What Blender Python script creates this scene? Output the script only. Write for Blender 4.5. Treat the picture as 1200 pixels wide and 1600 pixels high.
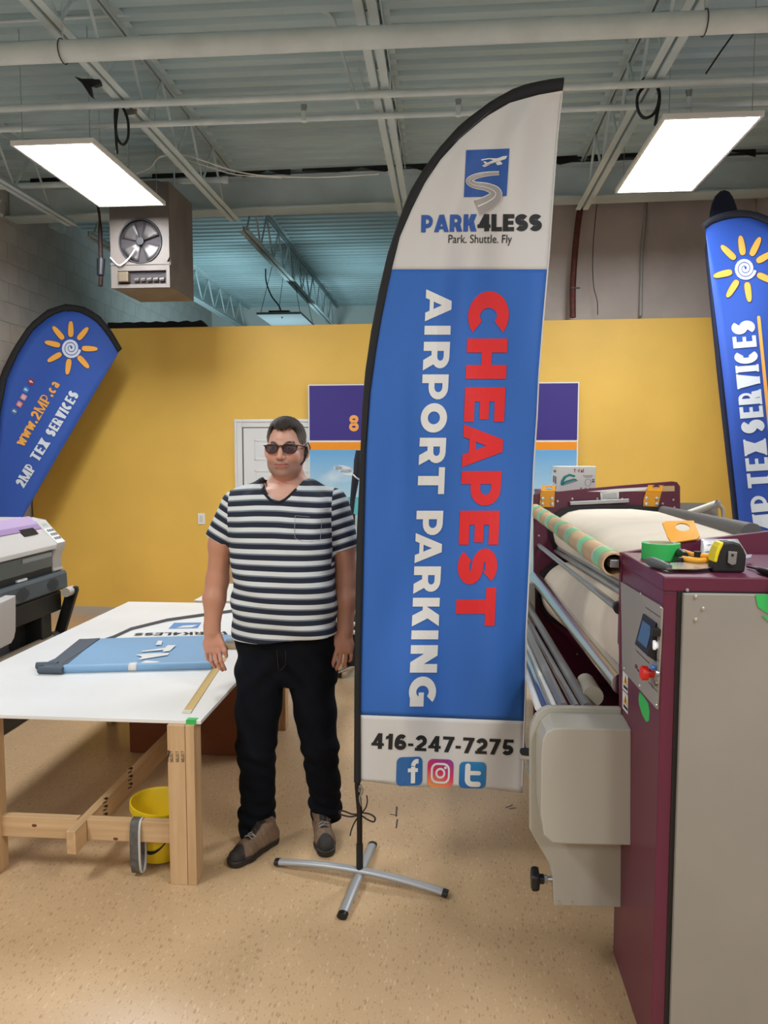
import bpy, bmesh, math, random
import numpy as np
from mathutils import Vector, Matrix
random.seed(7); rng = np.random.RandomState(3)
C = bpy.context.scene; COL = C.collection
for o in list(bpy.data.objects): bpy.data.objects.remove(o)

# ------------------------------------------------------------------ camera
CAMH = 1.75; F = 1200.0
PITCH = math.atan(95/F); YAW = math.atan(100/F*math.cos(PITCH))
cam = bpy.data.cameras.new('camera'); cam.sensor_width = 36; cam.sensor_fit = 'AUTO'; cam.lens = 27.0
cam.clip_start = .05
camo = bpy.data.objects.new('camera', cam); COL.objects.link(camo)
camo.location = (0, 0, CAMH); camo.rotation_euler = (math.pi/2-PITCH, 0, YAW)
C.camera = camo
RM = camo.rotation_euler.to_matrix(); CPOS = Vector((0, 0, CAMH))
RIGHT, UP, FWD = RM @ Vector((1, 0, 0)), RM @ Vector((0, 1, 0)), RM @ Vector((0, 0, -1))
def ray(px, py): return FWD + RIGHT*((px-600)/F) + UP*((800-py)/F)
def atD(px, py, D): return CPOS + ray(px, py)*D                      # at a distance along the optical axis
def atY(px, py, Y): r = ray(px, py); return CPOS + r*(Y/r.y)
def atX(px, py, X): r = ray(px, py); return CPOS + r*(X/r.x)
def atZ(px, py, Z): r = ray(px, py); return CPOS + r*((Z-CAMH)/r.z)
WT = .03
def onwall(px, py, Y0): r = ray(px, py); return CPOS + r*(Y0/(r.y+WT*r.x))  # plane y + WT*x = Y0

# ------------------------------------------------------------------ world, lights, exposure
w = bpy.data.worlds.new('world'); C.world = w; w.use_nodes = True
w.node_tree.nodes['Background'].inputs[0].default_value = (.75, .8, .85, 1)
w.node_tree.nodes['Background'].inputs[1].default_value = .05
C.view_settings.view_transform = 'Standard'; C.view_settings.look = 'None'
C.view_settings.exposure = 0; C.view_settings.gamma = 1; C.view_settings.use_curve_mapping = False
LED_STRENGTH = 40.0
def area(name, loc, rot, sx, sy, power, col=(1, 1, 1)):
    l = bpy.data.lights.new(name, 'AREA'); l.shape = 'RECTANGLE'; l.size = sx; l.size_y = sy; l.energy = power; l.color = col
    o = bpy.data.objects.new(name, l); COL.objects.link(o); o.location = loc; o.rotation_euler = rot; return o
for i, (x, y) in enumerate(((-2.5, 1.2), (1.7, 1.0), (-2.5, -2.6), (1.7, -2.6))):       # the room's next rows of ceiling panels, behind the camera
    area('ceiling_panel_light', (x, y, 3.70), (0, 0, 0), .6, 1.2, 78, (.95, .98, 1.0))
area('far_bay_light', (-2.4, 10.6, 2.5), (math.radians(142), 0, 0), 1.2, .6, 48, (.66, .94, 1.0))  # unseen uplight added behind the partition to brighten the far bay

# ------------------------------------------------------------------ materials
def lin(c):
    c = c/255.0
    return c/12.92 if c <= .04045 else ((c+.055)/1.055)**2.4
def L3(c): return tuple(lin(v) for v in c)+(1.0,)
MATS = {}
def mat(name, rgb, rough=.5, metal=0, noise=None, bump=None, emit=0, spec=None, stretch=(1, 1, 1), rgb2=None, alpha=1, coat=0):
    if name in MATS: return MATS[name]
    m = bpy.data.materials.new(name); m.use_nodes = True; nt = m.node_tree; n = nt.nodes; b = n['Principled BSDF']
    b.inputs['Base Color'].default_value = L3(rgb); b.inputs['Roughness'].default_value = rough; b.inputs['Metallic'].default_value = metal
    if spec is not None: b.inputs['Specular IOR Level'].default_value = spec
    if coat: b.inputs['Coat Weight'].default_value = coat
    if alpha < 1: b.inputs['Alpha'].default_value = alpha
    tc = None
    if noise or bump:
        tc = n.new('ShaderNodeTexCoord'); mp = n.new('ShaderNodeMapping'); mp.inputs['Scale'].default_value = stretch
        nt.links.new(tc.outputs['Object'], mp.inputs['Vector'])
    if noise:
        sc, amt = noise
        t = n.new('ShaderNodeTexNoise'); t.inputs['Scale'].default_value = sc; t.inputs['Detail'].default_value = 5
        nt.links.new(mp.outputs['Vector'], t.inputs['Vector'])
        r = n.new('ShaderNodeValToRGB'); r.color_ramp.elements[0].position = .3; r.color_ramp.elements[1].position = .7
        a = rgb2 or tuple(max(0, v*(1-amt)) for v in rgb); c2 = rgb if rgb2 else tuple(min(255, v*(1+amt*.5)) for v in rgb)
        r.color_ramp.elements[0].color = L3(a); r.color_ramp.elements[1].color = L3(c2)
        nt.links.new(t.outputs['Fac'], r.inputs['Fac']); nt.links.new(r.outputs['Color'], b.inputs['Base Color'])
    if bump:
        sc, st = bump
        t = n.new('ShaderNodeTexNoise'); t.inputs['Scale'].default_value = sc; t.inputs['Detail'].default_value = 3
        nt.links.new(mp.outputs['Vector'], t.inputs['Vector'])
        bp = n.new('ShaderNodeBump'); bp.inputs['Strength'].default_value = st; bp.inputs['Distance'].default_value = .01
        nt.links.new(t.outputs['Fac'], bp.inputs['Height']); nt.links.new(bp.outputs['Normal'], b.inputs['Normal'])
    if emit:
        b.inputs['Emission Color'].default_value = L3(rgb); b.inputs['Emission Strength'].default_value = emit
    MATS[name] = m; return m
def attr_mat(name, attr, rough=.6, ramp=None, bump=None, sss=0):
    m = bpy.data.materials.new(name); m.use_nodes = True; nt = m.node_tree; n = nt.nodes; b = n['Principled BSDF']
    b.inputs['Roughness'].default_value = rough
    a = n.new('ShaderNodeAttribute'); a.attribute_name = attr
    if ramp:
        fr = n.new('ShaderNodeMath'); fr.operation = 'FRACT'; nt.links.new(a.outputs['Fac'], fr.inputs[0])
        r = n.new('ShaderNodeValToRGB'); r.color_ramp.interpolation = 'LINEAR'
        el = r.color_ramp.elements
        el[0].position = ramp[0][0]; el[0].color = L3(ramp[0][1]); el[1].position = ramp[-1][0]; el[1].color = L3(ramp[-1][1])
        for p, c in ramp[1:-1]: e = el.new(p); e.color = L3(c)
        nt.links.new(fr.outputs[0], r.inputs['Fac']); nt.links.new(r.outputs['Color'], b.inputs['Base Color'])
    else: nt.links.new(a.outputs['Color'], b.inputs['Base Color'])
    if sss: b.inputs['Subsurface Weight'].default_value = sss; b.inputs['Subsurface Radius'].default_value = (.012, .005, .003)
    if bump:
        t = n.new('ShaderNodeTexNoise'); t.inputs['Scale'].default_value = bump[0]; t.inputs['Detail'].default_value = 4
        tc = n.new('ShaderNodeTexCoord'); nt.links.new(tc.outputs['Object'], t.inputs['Vector'])
        bp = n.new('ShaderNodeBump'); bp.inputs['Strength'].default_value = bump[1]; bp.inputs['Distance'].default_value = .01
        nt.links.new(t.outputs['Fac'], bp.inputs['Height']); nt.links.new(bp.outputs['Normal'], b.inputs['Normal'])
    return m

# ------------------------------------------------------------------ mesh builder
OFF = {}
class MB:
    def __init__(s): s.v = []; s.f = []
    def add(s, vs, fs):
        k = len(s.v); s.v += [Vector(v) for v in vs]; s.f += [tuple(i+k for i in f) for f in fs]; return s
    def hexa(s, p):       # p: 4 bottom, 4 top
        return s.add(p, [(3, 2, 1, 0), (4, 5, 6, 7), (0, 1, 5, 4), (1, 2, 6, 5), (2, 3, 7, 6), (3, 0, 4, 7)])
    def box(s, x0, x1, y0, y1, z0, z1):
        return s.hexa([(x0, y0, z0), (x1, y0, z0), (x1, y1, z0), (x0, y1, z0), (x0, y0, z1), (x1, y0, z1), (x1, y1, z1), (x0, y1, z1)])
    def obox(s, c, sz, M=None):
        M = M or Matrix.Identity(3); c = Vector(c); a, b, d = sz[0]/2, sz[1]/2, sz[2]/2
        return s.hexa([c + M @ Vector(q) for q in ((-a, -b, -d), (a, -b, -d), (a, b, -d), (-a, b, -d), (-a, -b, d), (a, -b, d), (a, b, d), (-a, b, d))])
    def bar(s, p, q, w, h, up=(0, 0, 1)):
        p, q = Vector(p), Vector(q); y = (q-p).normalized(); x = y.cross(Vector(up))
        if x.length < 1e-4: x = y.cross(Vector((1, 0, 0)))
        x.normalize(); z = x.cross(y); x *= w/2; z *= h/2
        return s.hexa([p-x-z, p+x-z, q+x-z, q-x-z, p-x+z, p+x+z, q+x+z, q-x+z])
    def loft(s, rings, caps=True, closed=True):
        n = len(rings[0]); vs = [v for r in rings for v in r]; fs = []
        for i in range(len(rings)-1):
            for j in range(n if closed else n-1):
                a, b = i*n+j, i*n+(j+1) % n; fs.append((a, b, b+n, a+n))
        if caps and closed: fs.append(tuple(range(n))[::-1]); fs.append(tuple((len(rings)-1)*n+j for j in range(n)))
        return s.add(vs, fs)
    def cyl(s, p, q, r, r2=None, n=16, caps=True):
        p, q = Vector(p), Vector(q); r2 = r if r2 is None else r2; d = (q-p).normalized()
        x = d.orthogonal().normalized(); y = d.cross(x)
        ring = lambda c, rr: [c + (x*math.cos(2*math.pi*k/n) + y*math.sin(2*math.pi*k/n))*rr for k in range(n)]
        return s.loft([ring(p, r), ring(q, r2)], caps)
    def tube(s, pts, r, n=8, closed=False):
        pts = [Vector(p) for p in pts]; m = len(pts); rings = []; prev = None
        for i in range(m):
            a = pts[i-1] if (i > 0 or closed) else pts[i]; b = pts[(i+1) % m] if (i < m-1 or closed) else pts[i]
            d = (b-a).normalized()
            if prev is None: x = d.orthogonal().normalized()
            else: x = (prev - d*prev.dot(d)).normalized()
            prev = x; y = d.cross(x); rr = r[i] if isinstance(r, (list, tuple)) else r
            rings.append([pts[i] + (x*math.cos(2*math.pi*k/n)+y*math.sin(2*math.pi*k/n))*rr for k in range(n)])
        if closed: rings.append(rings[0]); return s.loft(rings, False)
        return s.loft(rings)
    def lathe(s, prof, c, n=24, M=None):
        M = M or Matrix.Identity(3); c = Vector(c)
        return s.loft([[c + M @ Vector((r*math.cos(2*math.pi*k/n), r*math.sin(2*math.pi*k/n), z)) for k in range(n)] for r, z in prof])
    def prism(s, pts, vec):
        pts = [Vector(p) for p in pts]; vec = Vector(vec); return s.loft([pts, [p+vec for p in pts]])
    def grid(s, rows, thick=None):
        n = len(rows[0]); vs = [v for r in rows for v in r]; fs = []
        for i in range(len(rows)-1):
            for j in range(n-1): a = i*n+j; fs.append((a, a+1, a+n+1, a+n))
        return s.add(vs, fs)
    def build(s, name, m, parent=None, label=None, cat=None, group=None, kind=None, bevel=0, smooth=None, loc=None, seg=2, fix=True):
        if parent is not None: base = OFF[parent.name]
        elif loc is not None: base = Vector(loc)
        else:
            xs = [v.x for v in s.v]; ys = [v.y for v in s.v]; zs = [v.z for v in s.v]
            base = Vector(((min(xs)+max(xs))/2, (min(ys)+max(ys))/2, min(zs)))
        me = bpy.data.meshes.new(name); me.from_pydata([tuple(v-base) for v in s.v], [], s.f); me.update()
        if fix:
            b = bmesh.new(); b.from_mesh(me); bmesh.ops.recalc_face_normals(b, faces=b.faces); b.to_mesh(me); b.free()
        o = bpy.data.objects.new(name, me); COL.objects.link(o); OFF[o.name] = base
        me.materials.append(m)
        if parent is not None: o.parent = parent
        else: o.location = base
        if smooth is not None:
            me.polygons.foreach_set('use_smooth', [True]*len(me.polygons))
            if smooth < 179: me.set_sharp_from_angle(angle=math.radians(smooth))
        if bevel:
            bm = o.modifiers.new('bevel', 'BEVEL'); bm.width = bevel; bm.segments = seg; bm.limit_method = 'ANGLE'; bm.angle_limit = math.radians(40)
        tag(o, label, cat, group, kind); return o
def tag(o, label=None, cat=None, group=None, kind=None):
    if label: o['label'] = label
    if cat: o['category'] = cat
    if group: o['group'] = group
    if kind: o['kind'] = kind
def thing(name, label, cat, loc, group=None):
    o = bpy.data.objects.new(name, None); COL.objects.link(o); o.location = loc; o.empty_display_size = .1
    OFF[o.name] = Vector(loc); tag(o, label, cat, group); return o
def ccopy(o, parent, delta):          # a linked-data copy of a piece, shifted
    c = o.copy(); COL.objects.link(c); c.parent = parent; c.location = o.location + Vector(delta); OFF[c.name] = OFF[o.name] + Vector(delta); return c
def B(): return MB()

# ------------------------------------------------------------------ lettering: strokes in a box of height 1
def arc(cx, cy, rx, ry, a0, a1, n=None):
    n = n or max(3, int(abs(a1-a0)/13))
    return [(cx+rx*math.cos(math.radians(a0+(a1-a0)*k/n)), cy+ry*math.sin(math.radians(a0+(a1-a0)*k/n))) for k in range(n+1)]
def ribbon(pts, t, closed=False):
    pts = [Vector((p[0], p[1])) for p in pts]; pts = [p for k, p in enumerate(pts) if k == 0 or (p-pts[k-1]).length > 1e-5]; n = len(pts); L = []; R = []
    for i in range(n):
        d0 = (pts[i]-pts[i-1]).normalized() if (i > 0 or closed) else None
        d1 = (pts[(i+1) % n]-pts[i]).normalized() if (i < n-1 or closed) else None
        d0 = d0 or d1; d1 = d1 or d0
        nn = Vector((-(d0.y+d1.y), d0.x+d1.x)); nn.normalize()
        c = max(.45, nn.dot(Vector((-d1.y, d1.x)))); nn *= t/2/c
        L.append(pts[i]+nn); R.append(pts[i]-nn)
    out = []
    for i in range(n if closed else n-1):
        j = (i+1) % n; out.append([R[i], R[j], L[j], L[i]])
    return [[(p.x, p.y) for p in q] for q in out]
def rect(x0, y0, x1, y1): return [[(x0, y0), (x1, y0), (x1, y1), (x0, y1)]]
def diag(x0, y0, x1, y1, hw): return [[(x0, y0), (x0+hw, y0), (x1+hw, y1), (x1, y1)]]
def vbar(x, y0, y1, t, n=4): return [q for k in range(n) for q in rect(x, y0+(y1-y0)*k/n, x+t, y0+(y1-y0)*(k+1)/n)]
def glyph(c, t, h=None, serif=0):
    """polygons and width of one letter; t: stem, h: crossbar thickness"""
    h = h or t; i = t/2; P = []; w = .8; se = []
    if c == 'A': w = 1.0; k = t*1.0; P = diag(0, 0, w/2-k/2, 1, k)+diag(w-k, 0, w/2-k/2, 1, k)+rect(w*.22, .16, w*.78, .16+h*.66); se = [(k/2, 0), (w-k/2, 0)]
    elif c == 'C': w = .86; P = ribbon(arc(w/2, .5, w/2-i, .5-i, 48, 312), t)
    elif c == 'G': w = .9; P = ribbon(arc(w/2, .5, w/2-i, .5-i, 48, 330), t)+rect(w*.52, .36, w-.02, .36+h*.85)+rect(w-t*.9, .05, w-.02, .5)
    elif c == 'O': w = .96; P = ribbon(arc(w/2, .5, w/2-i, .5-i, 0, 360)[:-1], t, True)
    elif c == 'H': w = .84; P = vbar(0, 0, 1, t)+vbar(w-t, 0, 1, t)+rect(t, .5-h/2, w-t, .5+h/2); se = [(i, 0), (i, 1), (w-i, 0), (w-i, 1)]
    elif c == 'E': w = .70; P = vbar(0, 0, 1, t)+rect(t, 0, w, h)+rect(t, 1-h, w, 1)+rect(t, .5-h*.45, w*.93, .5+h*.45)
    elif c == 'L': w = .66; P = vbar(0, 0, 1, t)+rect(t, 0, w, h)
    elif c == 'T': w = .78; P = vbar(w/2-i, 0, 1-h, t)+rect(0, 1-h, w/2, 1)+rect(w/2, 1-h, w, 1); se = [(w/2, 0)]
    elif c == 'I': w = t; P = vbar(0, 0, 1, t); se = [(i, 0), (i, 1)]
    elif c in 'PR':
        w = .8 if c == 'P' else .86; lo = .36 if c == 'P' else .42; cy = (1-h/2+lo)/2; ry = (1-h/2-lo)/2; bx = w-(.0 if c == 'P' else .05)
        P = vbar(0, 0, 1, t)+ribbon([(t*.9, 1-h/2), (bx-ry-i, 1-h/2)]+arc(bx-ry-i, cy, ry, ry, 90, -90, 9)+[(t*.9, lo)], h*.97); se = [(i, 0)]
        if c == 'R': P += diag(w-t*1.18, 0, w*.40, lo, t*1.15); se += [(w-t*.6, 0)]
    elif c == 'S':
        w = .80; ry = (1-2*i)/4; rx = w/2-i
        P = ribbon(arc(w/2, 1-i-ry, rx, ry, 28, 262)+arc(w/2, i+ry, rx, ry, 82, -152), t)
    elif c == 'K': w = .88; P = vbar(0, 0, 1, t)+diag(t*.7, .38, w-t*1.3, 1, t*1.25)+diag(w-t*1.25, 0, w*.34, .56, t*1.25); se = [(i, 0), (i, 1)]
    elif c == 'N': w = .86; P = vbar(0, 0, 1, t)+vbar(w-t, 0, 1, t)+diag(w-t*1.2, 0, 0, 1, t*1.2); se = [(i, 0), (w-i, 1), (i, 1)]
    elif c == 'M': w = 1.05+max(0, t-.2)*1.6; k = t*.78; P = vbar(0, 0, 1, k)+vbar(w-t, 0, 1, t)+diag(w/2-k*.5, 0, .0, 1, k)+diag(w/2-k*.5, 0, w-t, 1, k); se = [(i, 0), (w-i, 0), (i, 1), (w-i, 1)]
    elif c == 'X': w = .86; P = diag(0, 0, w-t*1.2, 1, t*1.2)+diag(w-t*1.2, 0, 0, 1, t*1.2); se = [(t*.6, 0), (w-t*.6, 0), (t*.6, 1), (w-t*.6, 1)]
    elif c == 'V': w = .88; P = diag(w/2-t*.5, 0, 0, 1, t*1.15)+diag(w/2-t*.6, 0, w-t*1.15, 1, t*1.15); se = [(t*.6, 1), (w-t*.6, 1)]
    elif c == '1': w = .46; P = vbar(w-t-.02, 0, 1, t)+diag(0, .66, w-t-.02, .86, t*.55)+[[(0, .62), (0, .80), (w-t*.5, 1), (w-t*.5, .80)]]; se = [(w-i-.02, 0)]
    elif c == '2': w = .74; P = ribbon(arc(w/2, 1-i-.235, w/2-i, .235, 165, -38)+[(i*1.2, h*.8)], t)+rect(0, 0, w, h*.9)
    elif c == '4': w = .80; P = vbar(w*.52, 0, 1, t)+rect(0, .2, w, .2+h*.82)+diag(0, .24, w*.52, 1, t*.95)
    elif c == '5': w = .74; P = rect(t*.4, 1-h*.9, w*.95, 1)+[[(t*.15, .46), (t*1.05, .46), (t*1.3, 1), (t*.4, 1)]]+ribbon([(t*.4, .52)]+arc(w/2, .32, w/2-i, .32-i, 118, -150), t)
    elif c == '6': w = .76; P = ribbon(arc(w/2, .32, w/2-i, .32-i, 0, 360)[:-1], t, True)+ribbon(arc(w/2+.06, .40, w/2+.06-i, .6-i, 55, 185), t)
    elif c == '7': w = .72; P = rect(0, 1-h*.92, w, 1)+diag(w*.16, 0, w-t*1.05, .95, t*1.08)
    elif c == '8': w = .74; P = ribbon(arc(w/2, .27, w/2-i, .27-i*.8, 0, 360)[:-1], t, True)+ribbon(arc(w/2, .75, w/2-i*1.2, .25-i*.8, 0, 360)[:-1], t, True)
    elif c == '-': w = .34; P = rect(0, .36-h*.4, w, .36+h*.4)
    elif c == '.': w = t*1.05; P = rect(0, 0, t*1.05, t*1.05)
    elif c == 'w': w = .86; k = t*.95; P = diag(.2-k*.3, 0, 0, .68, k)+diag(.2-k*.3, 0, w/2-k/2, .68, k)+diag(w-.2-k*.6, 0, w/2-k/2, .68, k)+diag(w-.2-k*.6, 0, w-k, .68, k); se = [(k/2, .68), (w-k/2, .68)]
    elif c == 'c': w = .56; P = ribbon(arc(w/2, .34, w/2-i, .34-i*.8, 45, 315), t*.95)
    elif c == 'a': w = .58; P = vbar(w-t*.95, 0, .5, t*.95)+ribbon(arc(w/2, .44, w/2-i, .24-i*.5, 0, 150), t*.8)+ribbon(arc(w/2, .19, w/2-i, .19-i*.6, 0, 360)[:-1], t*.7, True)
    elif c == ' ': w = .34
    if serif:
        for x, y in se: P = P+rect(x-t*.5-serif, max(0, y-.09), x+t*.5+serif, min(1, y+.09) if y < .9 and y > .1 else (y if y > .5 else .09))
    return P, w
def layout(s, t, h=None, serif=0, gap=.1, sx=1.0):
    x = 0; out = []
    for c in s:
        P, w = glyph(c, t, h, serif); sp = serif*.6
        out += [[((x+sp+u)*sx, v) for u, v in q] for q in P]; x += w+2*sp+gap
    return out, (x-gap)*sx
def bil(q, u, v):       # q: pixel corners (text start baseline, end baseline, end top, start top)
    a, b, c, d = q
    return ((a[0]*(1-u)+b[0]*u)*(1-v)+(d[0]*(1-u)+c[0]*u)*v, (a[1]*(1-u)+b[1]*u)*(1-v)+(d[1]*(1-u)+c[1]*u)*v)
def fit(polys, q):      # stretches polygons' own box onto the pixel quad q
    xs = [p[0] for P in polys for p in P]; ys = [p[1] for P in polys for p in P]; x0, x1, y0, y1 = min(xs), max(xs), min(ys), max(ys)
    return [[bil(q, (p[0]-x0)/(x1-x0), (p[1]-y0)/(y1-y0)) for p in P] for P in polys]
def inkobj(name, polys, surf, m, parent, **k):
    b = MB()
    for P in polys: b.add([surf(*p) for p in P], [tuple(range(len(P)))])
    return b.build(name, m, parent, fix=False, **k)
def fontpolys(s, off=0):
    c = bpy.data.curves.new('lettering_source', 'FONT'); c.body = s; c.size = 1; c.offset = off; c.resolution_u = 4
    o = bpy.data.objects.new('lettering_source', c); COL.objects.link(o); dg = bpy.context.evaluated_depsgraph_get(); me = o.evaluated_get(dg).to_mesh()
    P = [[(me.vertices[i].co.x, me.vertices[i].co.y) for i in p.vertices] for p in me.polygons]
    o.evaluated_get(dg).to_mesh_clear(); bpy.data.objects.remove(o); bpy.data.curves.remove(c); return P
def ell(cx, cy, rx, ry, ang=0, n=18):
    a = math.radians(ang); return [(cx+rx*math.cos(t)*math.cos(a)-ry*math.sin(t)*math.sin(a), cy+rx*math.cos(t)*math.sin(a)+ry*math.sin(t)*math.cos(a)) for t in (2*math.pi*k/n for k in range(n))]
def rrect(x0, y0, x1, y1, r, n=4):
    return [p for cx, cy, a in ((x1-r, y1-r, 0), (x0+r, y1-r, 90), (x0+r, y0+r, 180), (x1-r, y0+r, 270)) for p in arc(cx, cy, r, r, a, a+90, n)]
# ------------------------------------------------------------------ the room
XL, XR, CZ = -4.45, 2.92, 4.45
YW, YB, YF = 7.74, 7.52, 14.4                  # partition, header beam, far wall
m_yellow = mat('yellow_paint', (238, 193, 88), .55, noise=(1.2, .04), bump=(220, .04))
m_grey = mat('grey_wall_paint', (186, 176, 170), .75, noise=(2.5, .07), bump=(90, .15))
m_block = mat('block_paint', (196, 192, 188), .75, noise=(3, .06), bump=(90, .2))
m_far = mat('far_wall_paint', (215, 218, 216), .7)
m_deck = mat('deck_paint', (182, 206, 212), .55, noise=(1.5, .08), stretch=(.3, 2, 1))
m_steel = mat('painted_steel', (196, 212, 216), .5, noise=(3, .06))
m_white = mat('white_plastic', (236, 236, 232), .4)
m_black = mat('black_plastic', (18, 18, 20), .45)
m_darkmetal = mat('dark_metal', (44, 45, 48), .45, .6)
m_chrome = mat('chrome', (214, 214, 216), .2, 1)
m_alu = mat('aluminium', (170, 172, 174), .35, .9)

def floor_mat():
    m = bpy.data.materials.new('vinyl_floor'); m.use_nodes = True; nt = m.node_tree; n = nt.nodes; b = n['Principled BSDF']; l = nt.links.new
    b.inputs['Roughness'].default_value = .29; b.inputs['Specular IOR Level'].default_value = .4
    tc = n.new('ShaderNodeTexCoord')
    base = n.new('ShaderNodeTexNoise'); base.inputs['Scale'].default_value = 3.5; base.inputs['Detail'].default_value = 6; l(tc.outputs['Object'], base.inputs['Vector'])
    r = n.new('ShaderNodeValToRGB'); r.color_ramp.elements[0].color = L3((186, 155, 118)); r.color_ramp.elements[1].color = L3((206, 173, 134))
    l(base.outputs['Fac'], r.inputs['Fac']); last = r.outputs['Color']
    for sc, th, col, off in ((38, .06, (216, 190, 154), 0), (46, .06, (150, 112, 80), 5), (80, .06, (212, 182, 146), 9), (95, .05, (104, 80, 62), 14)):
        mp = n.new('ShaderNodeMapping'); mp.inputs['Location'].default_value = (off, off*.7, 0); mp.inputs['Scale'].default_value = (2.0, .62, 1); mp.inputs['Rotation'].default_value = (0, 0, .6+off*.2); l(tc.outputs['Object'], mp.inputs['Vector'])
        v = n.new('ShaderNodeTexVoronoi'); v.inputs['Scale'].default_value = sc; v.inputs['Randomness'].default_value = 1; l(mp.outputs['Vector'], v.inputs['Vector'])
        sp = n.new('ShaderNodeSeparateColor'); l(v.outputs['Color'], sp.inputs['Color'])
        gt = n.new('ShaderNodeMath'); gt.operation = 'GREATER_THAN'; gt.inputs[1].default_value = .72; l(sp.outputs[0], gt.inputs[0])
        lt = n.new('ShaderNodeMath'); lt.operation = 'LESS_THAN'; lt.inputs[1].default_value = th*5; l(v.outputs['Distance'], lt.inputs[0])
        mu = n.new('ShaderNodeMath'); mu.operation = 'MULTIPLY'; l(gt.outputs[0], mu.inputs[0]); l(lt.outputs[0], mu.inputs[1])
        m8 = n.new('ShaderNodeMath'); m8.operation = 'MULTIPLY'; m8.inputs[1].default_value = .5; l(mu.outputs[0], m8.inputs[0])
        mx = n.new('ShaderNodeMix'); mx.data_type = 'RGBA'; l(m8.outputs[0], mx.inputs[0]); l(last, mx.inputs[6]); mx.inputs[7].default_value = L3(col); last = mx.outputs[2]
    l(last, b.inputs['Base Color']); return m
B().box(XL-.3, XR+.3, -5, YF+.3, -.1, 0).build('floor', floor_mat(), kind='structure', loc=(0, 0, 0))
sc_ = B()
for p, q in (((620, 1260), (619, 1276)), ((609, 1272), (621, 1274)), ((621, 1280), (619, 1294)), ((790, 1262), (801, 1258)), ((796, 1264), (806, 1262)), ((3, 1204), (8, 1202)), ((0, 1227), (7, 1228))):
    a, c = atZ(*p, .0008), atZ(*q, .0008); n_ = (c-a).cross(Vector((0, 0, 1))).normalized()*.004; sc_.add([a-n_, c-n_, c+n_, a+n_], [(0, 1, 2, 3)])
sc_.build('scuff_marks', mat('scuff_dark', (70, 60, 54), .6), bpy.data.objects['floor'], fix=False)
# corrugated steel deck
b = B(); p = .152; y = -5.0; rows = []
prof = [(0, 0), (.02, .038), (.075, .038), (.095, 0)]
while y < YF+.2:
    for dy, dz in prof: rows.append([(XL-.2, y+dy, CZ+dz), (XR+.2, y+dy, CZ+dz)])
    y += p
b.grid(rows)
ceil = b.build('ceiling', m_deck, kind='structure', loc=(0, 0, CZ))
sm = ceil.modifiers.new('thickness', 'SOLIDIFY'); sm.thickness = .02; sm.offset = -1
B().box(XR, XR+.2, -5, YF, 0, CZ+.1).build('wall_right', m_grey, kind='structure')
B().box(XL-.2, XR+.2, -5.2, -5, 0, CZ+.1).build('wall_rear', mat('rear_wall_paint', (200, 195, 185), .8), kind='structure')
B().box(XL-.2, XR+.2, YF, YF+.2, 0, CZ+.1).build('wall_far', m_far, kind='structure')
wl = B().box(XL-.2, XL-.006, -5, YF, 0, CZ+.1).build('wall_left', m_block, kind='structure')
# concrete blocks of the left wall, each its own piece
me = None; k = 0
for r in range(13):
    z0 = 1.85+r*.2
    if z0 > CZ-.03: break
    for cidx in range(27):
        y0 = 4.2+cidx*.4+(.2 if r % 2 else 0)
        if y0 > YF-.4: continue
        if me is None:
            pr = B().box(XL-.02, XL, y0+.002, y0+.398, z0+.002, z0+.198).build('concrete_block', m_block, wl); me = pr; py, pz = y0, z0
        else: ccopy(me, wl, (0, y0-py, z0-pz))
# yellow partition wall and the grey wall behind it on the right
def wallbox(x0, x1, Y0, t, z0, z1):
    return B().hexa([(x, Y0+d-WT*x, z) for z in (z0, z1) for x, d in ((x0, 0), (x1, 0), (x1, t), (x0, t))])
ZP = onwall(560, 506, YW).z
wy = wallbox(XL+.015, XR-.01, YW, .14, 0, ZP).build('wall_back', m_yellow, kind='structure', bevel=.004)
xg = onwall(748, 400, YW+.16).x
wallbox(xg, XR-.005, YW+.16, .2, 0, CZ+.05).build('wall_back_upper', m_grey, kind='structure')
wallbox(XL+.02, XR-.02, YW-.012, .011, 0, .09).build('baseboard_back', mat('baseboard_vinyl', (190, 180, 165), .5), kind='structure')
# header beam: web with flanges
zb = onwall(450, 329, YB).z
hb = thing('header_beam', 'deep painted steel header beam across the ceiling above the yellow partition', 'beam', (XL, YB, zb))
wallbox(XL+.01, XR-.01, YB, .03, zb+.012, CZ-.075).build('web', m_steel, hb)
wallbox(XL+.01, XR-.01, YB-.10, .23, zb, zb+.014).build('bottom_flange', m_steel, hb)
wallbox(XL+.01, XR-.01, YB-.10, .23, CZ-.078, CZ-.062).build('top_flange', m_steel, hb)

b = B(); n = 60; xs_ = [XL+.3+(XR-XL-.5)*k/n for k in range(n+1)]
for k in range(n):
    if 8 < k < 11 or 22 < k < 24: continue
    x0, x1 = xs_[k], xs_[k+1]; h0, h1 = .045+.022*math.sin(k*1.7)+.012*math.sin(k*4.1), .045+.022*math.sin((k+1)*1.7)+.012*math.sin((k+1)*4.1)
    b.hexa([(x0, YB-.104-WT*x0, CZ-.006-h0), (x1, YB-.104-WT*x1, CZ-.006-h1), (x1, YB-.10-WT*x1, CZ-.006-h1), (x0, YB-.10-WT*x0, CZ-.006-h0), (x0, YB-.104-WT*x0, CZ-.004), (x1, YB-.104-WT*x1, CZ-.004), (x1, YB-.10-WT*x1, CZ-.004), (x0, YB-.10-WT*x0, CZ-.004)])
b.build('dark_gap_strip', m_black, hb)  # jagged black strip puts in the shade of the gap below the deck
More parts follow.
